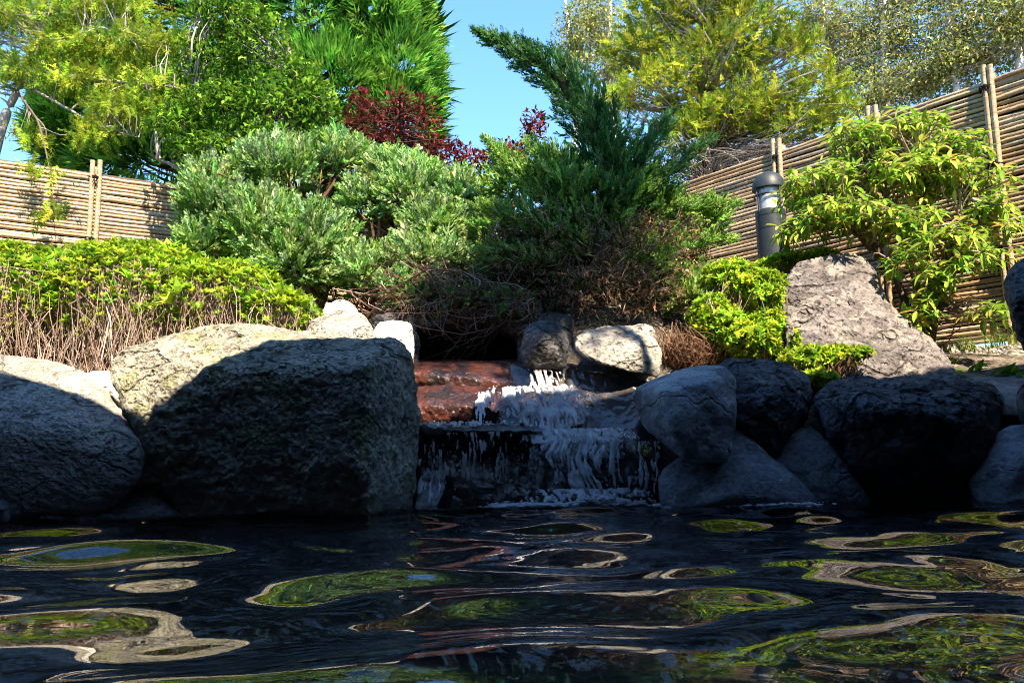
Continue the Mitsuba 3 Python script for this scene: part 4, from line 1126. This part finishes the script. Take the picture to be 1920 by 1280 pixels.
def sheet(soup, path, thresh, seed, fu=60.0, fv=14.0, thick=.02, step=.0036):
    fu, thick = fu * 1.7, thick * .55
    """A torn sheet of falling water along path rows (px, py, y, width px): streaky lobes with holes, closed front and back."""
    p = np.array([at(a, b, y) for a, b, y, w in path])
    w = np.array([size(q[3], q[2]) for q in path])
    d = np.concatenate([[0], np.cumsum(np.linalg.norm(np.diff(p, axis=0), axis=1))])
    nv, nu = max(8, int(d[-1] / (step * 1.4))), max(8, int(w.max() / step))
    tv = np.linspace(0, d[-1], nv)
    c = np.stack([np.interp(tv, d, p[:, i]) for i in range(3)], 1)
    ww = np.interp(tv, d, w)
    u = np.linspace(-.5, .5, nu)
    X = u[None] * ww[:, None]
    V = np.repeat(tv[:, None], nu, 1)
    q = np.stack([X * fu + 2.5 * meshkit.fbm(np.stack([X * 20, V * 12, V * 0 + seed], -1), 2, seed), V * fv, X * 0 + seed * 3.1], -1)
    n = .62 * meshkit.fbm(q, 3, seed) + .38 * meshkit.fbm(np.stack([X * 25, V * 16, X * 0 + seed], -1), 2, seed + 1)
    n = n + .07 * np.exp(-tv / (.16 * d[-1] + 1e-6))[:, None] - .28 * np.clip(np.abs(u) * 2 - .55, 0, 1)[None] - .10 * np.clip(np.linspace(-1, 1, nv), 0, 1)[:, None] ** 6
    n = n + .22 * (meshkit.fbm(np.stack([X * 170, V * 10, X * 0 + seed], -1), 3, seed + 7) - .5)
    h = n - thresh - .02
    bulge = thick * np.sqrt(np.clip(h, 0, .3) / .3)
    P = c[:, None] + np.stack([X, X * 0, X * 0], -1)
    P[..., 1] += .02 * (meshkit.fbm(np.stack([X * 14, V * 9, X * 0], -1), 2, seed + 2) - .5)
    F, B = P.copy(), P.copy()
    F[..., 1] -= bulge
    F[..., 2] += bulge * .5 + .006 * (meshkit.fbm(np.stack([X * 130, V * 60, X * 0], -1), 2, seed + 4) - .5) * (h > 0)
    B[..., 1] += bulge * .4
    g = grid_faces(nv, nu)
    ok = (h.ravel()[g] > -.012).sum(1) >= 3
    g = g[ok]
    if not len(g):
        return
    tri = np.vstack([g[:, [0, 1, 2]], g[:, [0, 2, 3]]])
    m = nv * nu
    v = np.vstack([F.reshape(-1, 3), B.reshape(-1, 3)])
    f = np.vstack([tri[:, ::-1], tri + m])
    used = np.unique(f)
    k = np.full(len(v), -1)
    k[used] = np.arange(len(used))
    soup.add(v[used], k[f], [.7, .7, .7])


def water_part(name, build, label=None, mat='white_water_surface'):
    s = Soup()
    build(s)
    part(fall, name, mikit.ply((np.vstack(s.v), np.vstack(s.f)), mat, smooth=True), kind='stuff', label=label)


def upper_splash(s):
    sheet(s, [(1020, 686, 4.44, 60), (1030, 720, 4.33, 80), (1030, 745, 4.2, 120)], .50, 1, 70, 10)
    sheet(s, [(1000, 726, 4.20, 150), (1005, 748, 4.13, 180), (1015, 775, 4.08, 150), (1025, 806, 4.0, 110)], .46, 2, 55, 16, .03)
    sheet(s, [(1010, 732, 4.17, 190), (1020, 765, 4.10, 170)], .49, 3, 60, 30, .03)
    sheet(s, [(1035, 765, 4.06, 90), (1040, 800, 4.0, 90), (1050, 832, 3.95, 80)], .47, 4, 60, 12, .025)
    sheet(s, [(905, 736, 4.24, 26), (902, 765, 4.10, 24), (900, 800, 4.0, 18)], .40, 5, 70, 10, .014)
    sheet(s, [(900, 790, 4.0, 240), (900, 800, 3.95, 240)], .53, 6, 60, 60, .02)
    for x, y, d, n in ((985, 738, 4.17, 40), (1015, 735, 4.15, 60), (1040, 742, 4.15, 60), (1085, 745, 4.18, 60), (1110, 742, 4.2, 24), (905, 742, 4.2, 12), (1010, 765, 4.08, 50), (850, 770, 4.14, 26), (940, 728, 4.3, 20)):
        drops(s, n, at(x, y, d), [.045, .02, .014], .0012, .006)
    for x in (820, 850, 880, 905, 940):
        drops(s, 14, at(x + rng.normal() * 6, 792, 4.0), [.03, .02, .008], .0015, .006)


def lower_falls(s):
    sheet(s, [(1080, 806, 4.0, 150), (1090, 822, 3.9, 170), (1080, 850, 3.84, 120), (1085, 890, 3.80, 80), (1105, 945, 3.77, 80)], .45, 11, 45, 11, .03)
    sheet(s, [(1085, 806, 4.0, 170), (1100, 830, 3.87, 230)], .47, 12, 50, 40, .03)
    sheet(s, [(1075, 870, 3.83, 100), (1080, 905, 3.81, 110)], .50, 13, 45, 18, .03)
    sheet(s, [(1125, 880, 3.82, 80), (1130, 905, 3.81, 90)], .52, 14, 45, 18, .02)
    sheet(s, [(1153, 828, 3.85, 16), (1152, 880, 3.81, 22), (1156, 948, 3.77, 16)], .38, 15, 60, 6, .014)
    sheet(s, [(1205, 828, 3.88, 60), (1208, 880, 3.82, 70), (1210, 930, 3.78, 60)], .51, 16, 50, 13, .022)
    for x, y, n in ((1070, 822, 60), (1020, 815, 30), (1110, 818, 40), (1160, 818, 40), (1075, 850, 30), (1090, 890, 30), (1210, 840, 30), (1210, 890, 40), (1140, 860, 20)):
        drops(s, n, at(x, y, 3.9 if y < 830 else 3.8), [.05, .02, .018], .001, .0055, 1.5)


def drip_curtain(s):
    sheet(s, [(890, 810, 3.9, 210), (890, 850, 3.885, 215), (890, 900, 3.88, 215)], .575, 21, 75, 16, .010)
    sheet(s, [(815, 860, 3.9, 60), (812, 900, 3.86, 60), (805, 955, 3.78, 60)], .52, 22, 60, 12, .012)
    for x in (930, 945, 800, 815, 828, 865):
        stream(s, [(x, 830, 3.9), (x + 6, 890, 3.89)], 8, 4, .004, (.2, .6))
    for x, y in ((925, 885), (945, 890), (985, 850), (1000, 870), (870, 925), (940, 930), (985, 925), (850, 850), (900, 870), (830, 840)):
        drops(s, 9, at(x, y, 3.87), [.03, .01, .03], .001, .004, 2.2)


def foam(s):
    n = 4200
    x = rng.uniform(-.08, 1.2, n) + rng.normal(size=n) * .03
    y = 3.68 - .42 * np.clip(x - .35, 0, 1) + rng.normal(size=n) * .035 - .05 * rng.random(n) * (meshkit.noise(np.stack([x * 7, x * 0, x * 0], -1), 3))
    keep = meshkit.fbm(np.stack([x * 9, y * 30, x * 0], -1), 3, 8) > .40
    x, y = x[keep], y[keep]
    n = len(x)
    base = trimesh.creation.icosphere(0)
    v0, f0 = np.array(base.vertices), np.array(base.faces)
    hump = .03 * meshkit.fbm(np.stack([x * 9, y * 14, x * 0], -1), 3, 4) ** 1.5 * (rng.random(n) ** .6) + .025 * np.exp(-((x - .38) / .14) ** 2) * rng.random(n)
    p = np.stack([x, y, hump + .003], -1)
    r = np.exp(rng.uniform(math.log(.002), math.log(.013), n))
    v = p[:, None] + v0[None] * r[:, None, None] * np.array([1.5, 1.5, .55])
    s.add(v.reshape(-1, 3), (f0[None] + (np.arange(n) * len(v0))[:, None, None]).reshape(-1, 3), [.7, .7, .7])
    sheet(s, [(1100, 918, 3.78, 180), (1110, 948, 3.68, 260)], .45, 31, 40, 40, .03)
    for x, y, n in ((1075, 930, 40), (1100, 935, 60), (1150, 935, 40), (1130, 922, 16), (1055, 920, 14), (1210, 930, 40), (1000, 940, 30)):
        drops(s, n, at(x, y, 3.72), [.04, .02, .018], .001, .007, 1.3)


scene['clear_water'] = {'type': 'bumpmap', 'texture': mikit.proc(water_streaks, eps=.001), 'scale': .004, 'nested': {'type': 'dielectric', 'int_ior': 1.33}}


def film(s):
    sheet(s, [(1080, 804, 3.985, 200), (1090, 824, 3.885, 220), (1095, 860, 3.835, 220), (1095, 900, 3.80, 220), (1105, 948, 3.765, 240)], .36, 41, 30, 6, .02, .006)
    sheet(s, [(890, 802, 3.88, 220), (890, 840, 3.875, 225), (890, 890, 3.87, 225), (885, 950, 3.85, 220)], .44, 42, 40, 5, .014, .006)
    sheet(s, [(1000, 728, 4.19, 170), (1005, 748, 4.12, 200), (1015, 775, 4.07, 180), (1025, 806, 3.99, 120)], .36, 43, 30, 8, .02, .006)


water_part('upper_splash', upper_splash)
water_part('lower_falls', lower_falls)
water_part('drip_curtain', drip_curtain)
water_part('clear_film', film, 'clear water sheeting over the dark steps', 'clear_water')
water_part('foam', foam, 'white foam spreading on the pool at the foot of the waterfall')

# ------------------------------------------------------------------ small plants
def blades(rng, roots, n, L, w, lean, cols):
    s = Soup()
    k = 6
    r = np.asarray(roots)[rng.integers(0, len(roots), n)] + rng.normal(size=(n, 3)) * [.02, .02, 0]
    a = rng.random(n) * 6.28
    t = np.linspace(0, 1, k)
    l = L * np.exp(rng.normal(size=n) * .25)
    le = lean * (.5 + rng.random(n))
    side = np.stack([-np.sin(a), np.cos(a), a * 0], -1)
    out = np.stack([np.cos(a), np.sin(a), a * 0], -1)
    c = r[:, None] + out[:, None] * (le * l)[:, None, None] * (t ** 1.8)[None, :, None] + UPV * l[:, None, None] * (t - .55 * le[:, None] * t ** 2.6)[..., None]
    ww = w * (1 - t) ** .7
    v = np.stack([c - side[:, None] * ww[None, :, None] / 2, c + side[:, None] * ww[None, :, None] / 2], 2).reshape(n, 2 * k, 3)
    f = np.array([q for i in range(k - 1) for q in ([2 * i, 2 * i + 1, 2 * i + 3], [2 * i, 2 * i + 3, 2 * i + 2])])
    s.add(v.reshape(-1, 3), (f[None] + (np.arange(n) * 2 * k)[:, None, None]).reshape(-1, 3), np.repeat(jitter_col(rng, cols, n), 2 * k, 0))
    return s.ply('leaf')


GRASS = [[.18, .27, .04], [.24, .30, .06], [.13, .22, .03]]
single('grass_tuft', blades(R(501), [at(1815, 655, 5.1), at(1830, 655, 5.1)], 46, .13, .006, .9, GRASS), 'arching grass tuft on top of the kerb, nearer the standing rock', 'grass', kind=None)
single('grass_tuft', blades(R(502), [at(1880, 648, 5.0), at(1900, 645, 5.0), at(1860, 652, 5.0)], 70, .15, .006, .9, GRASS), 'arching grass tuft on top of the kerb at its right end', 'grass')
single('grass_tuft', blades(R(503), [at(1790, 690, 4.9), at(1775, 660, 5.0)], 40, .11, .006, .9, GRASS), 'grass tuft at the right foot of the standing rock in front of the kerb', 'grass')
single('grass_tuft', blades(R(504), [at(1492, 500, 5.5), at(1500, 500, 5.5)], 9, .34, .010, .35, GRASS), 'few tall grass blades beside the bollard lamp', 'grass')
for i, (x, y, d, lab) in enumerate(((1810, 706, 4.75, 'leafy weed in front of the kerb at the foot of the standing rock'), (1895, 712, 4.6, 'leafy weed growing beside the right edge of the picture'))):
    w = thing('leafy_weed', lab, 'plant')
    rng = R(510 + i)
    for j in range(16):
        a = j * 2.4
        d_ = unit([math.cos(a) * .8, math.sin(a) * .8, .35 + .7 * rng.random()])
        v, f, c = placed(BL[j % 3], at(x, y, d) + rng.normal(size=3) * [.05, .04, .004], d_, [0, 0, 1], .13 * (.7 + .5 * rng.random()))
        part(w, 'leaf', mikit.ply((v, f), 'leaf', smooth=True, color=c * jitter_col(rng, [[.07, .17, .02]], 1)[0]))
s = Soup()
tubes(s, limb(np.array([at(1479, 520, 5.6)]), np.array([at(1474, 415, 5.62)]), R(520), 8, 0, .01), np.linspace(.009, .007, 8)[None], [[.38, .32, .17]], 8)
single('garden_cane', s.ply('bark', smooth=True), 'thin upright bamboo cane stuck in the soil just right of the bollard lamp', 'garden cane')
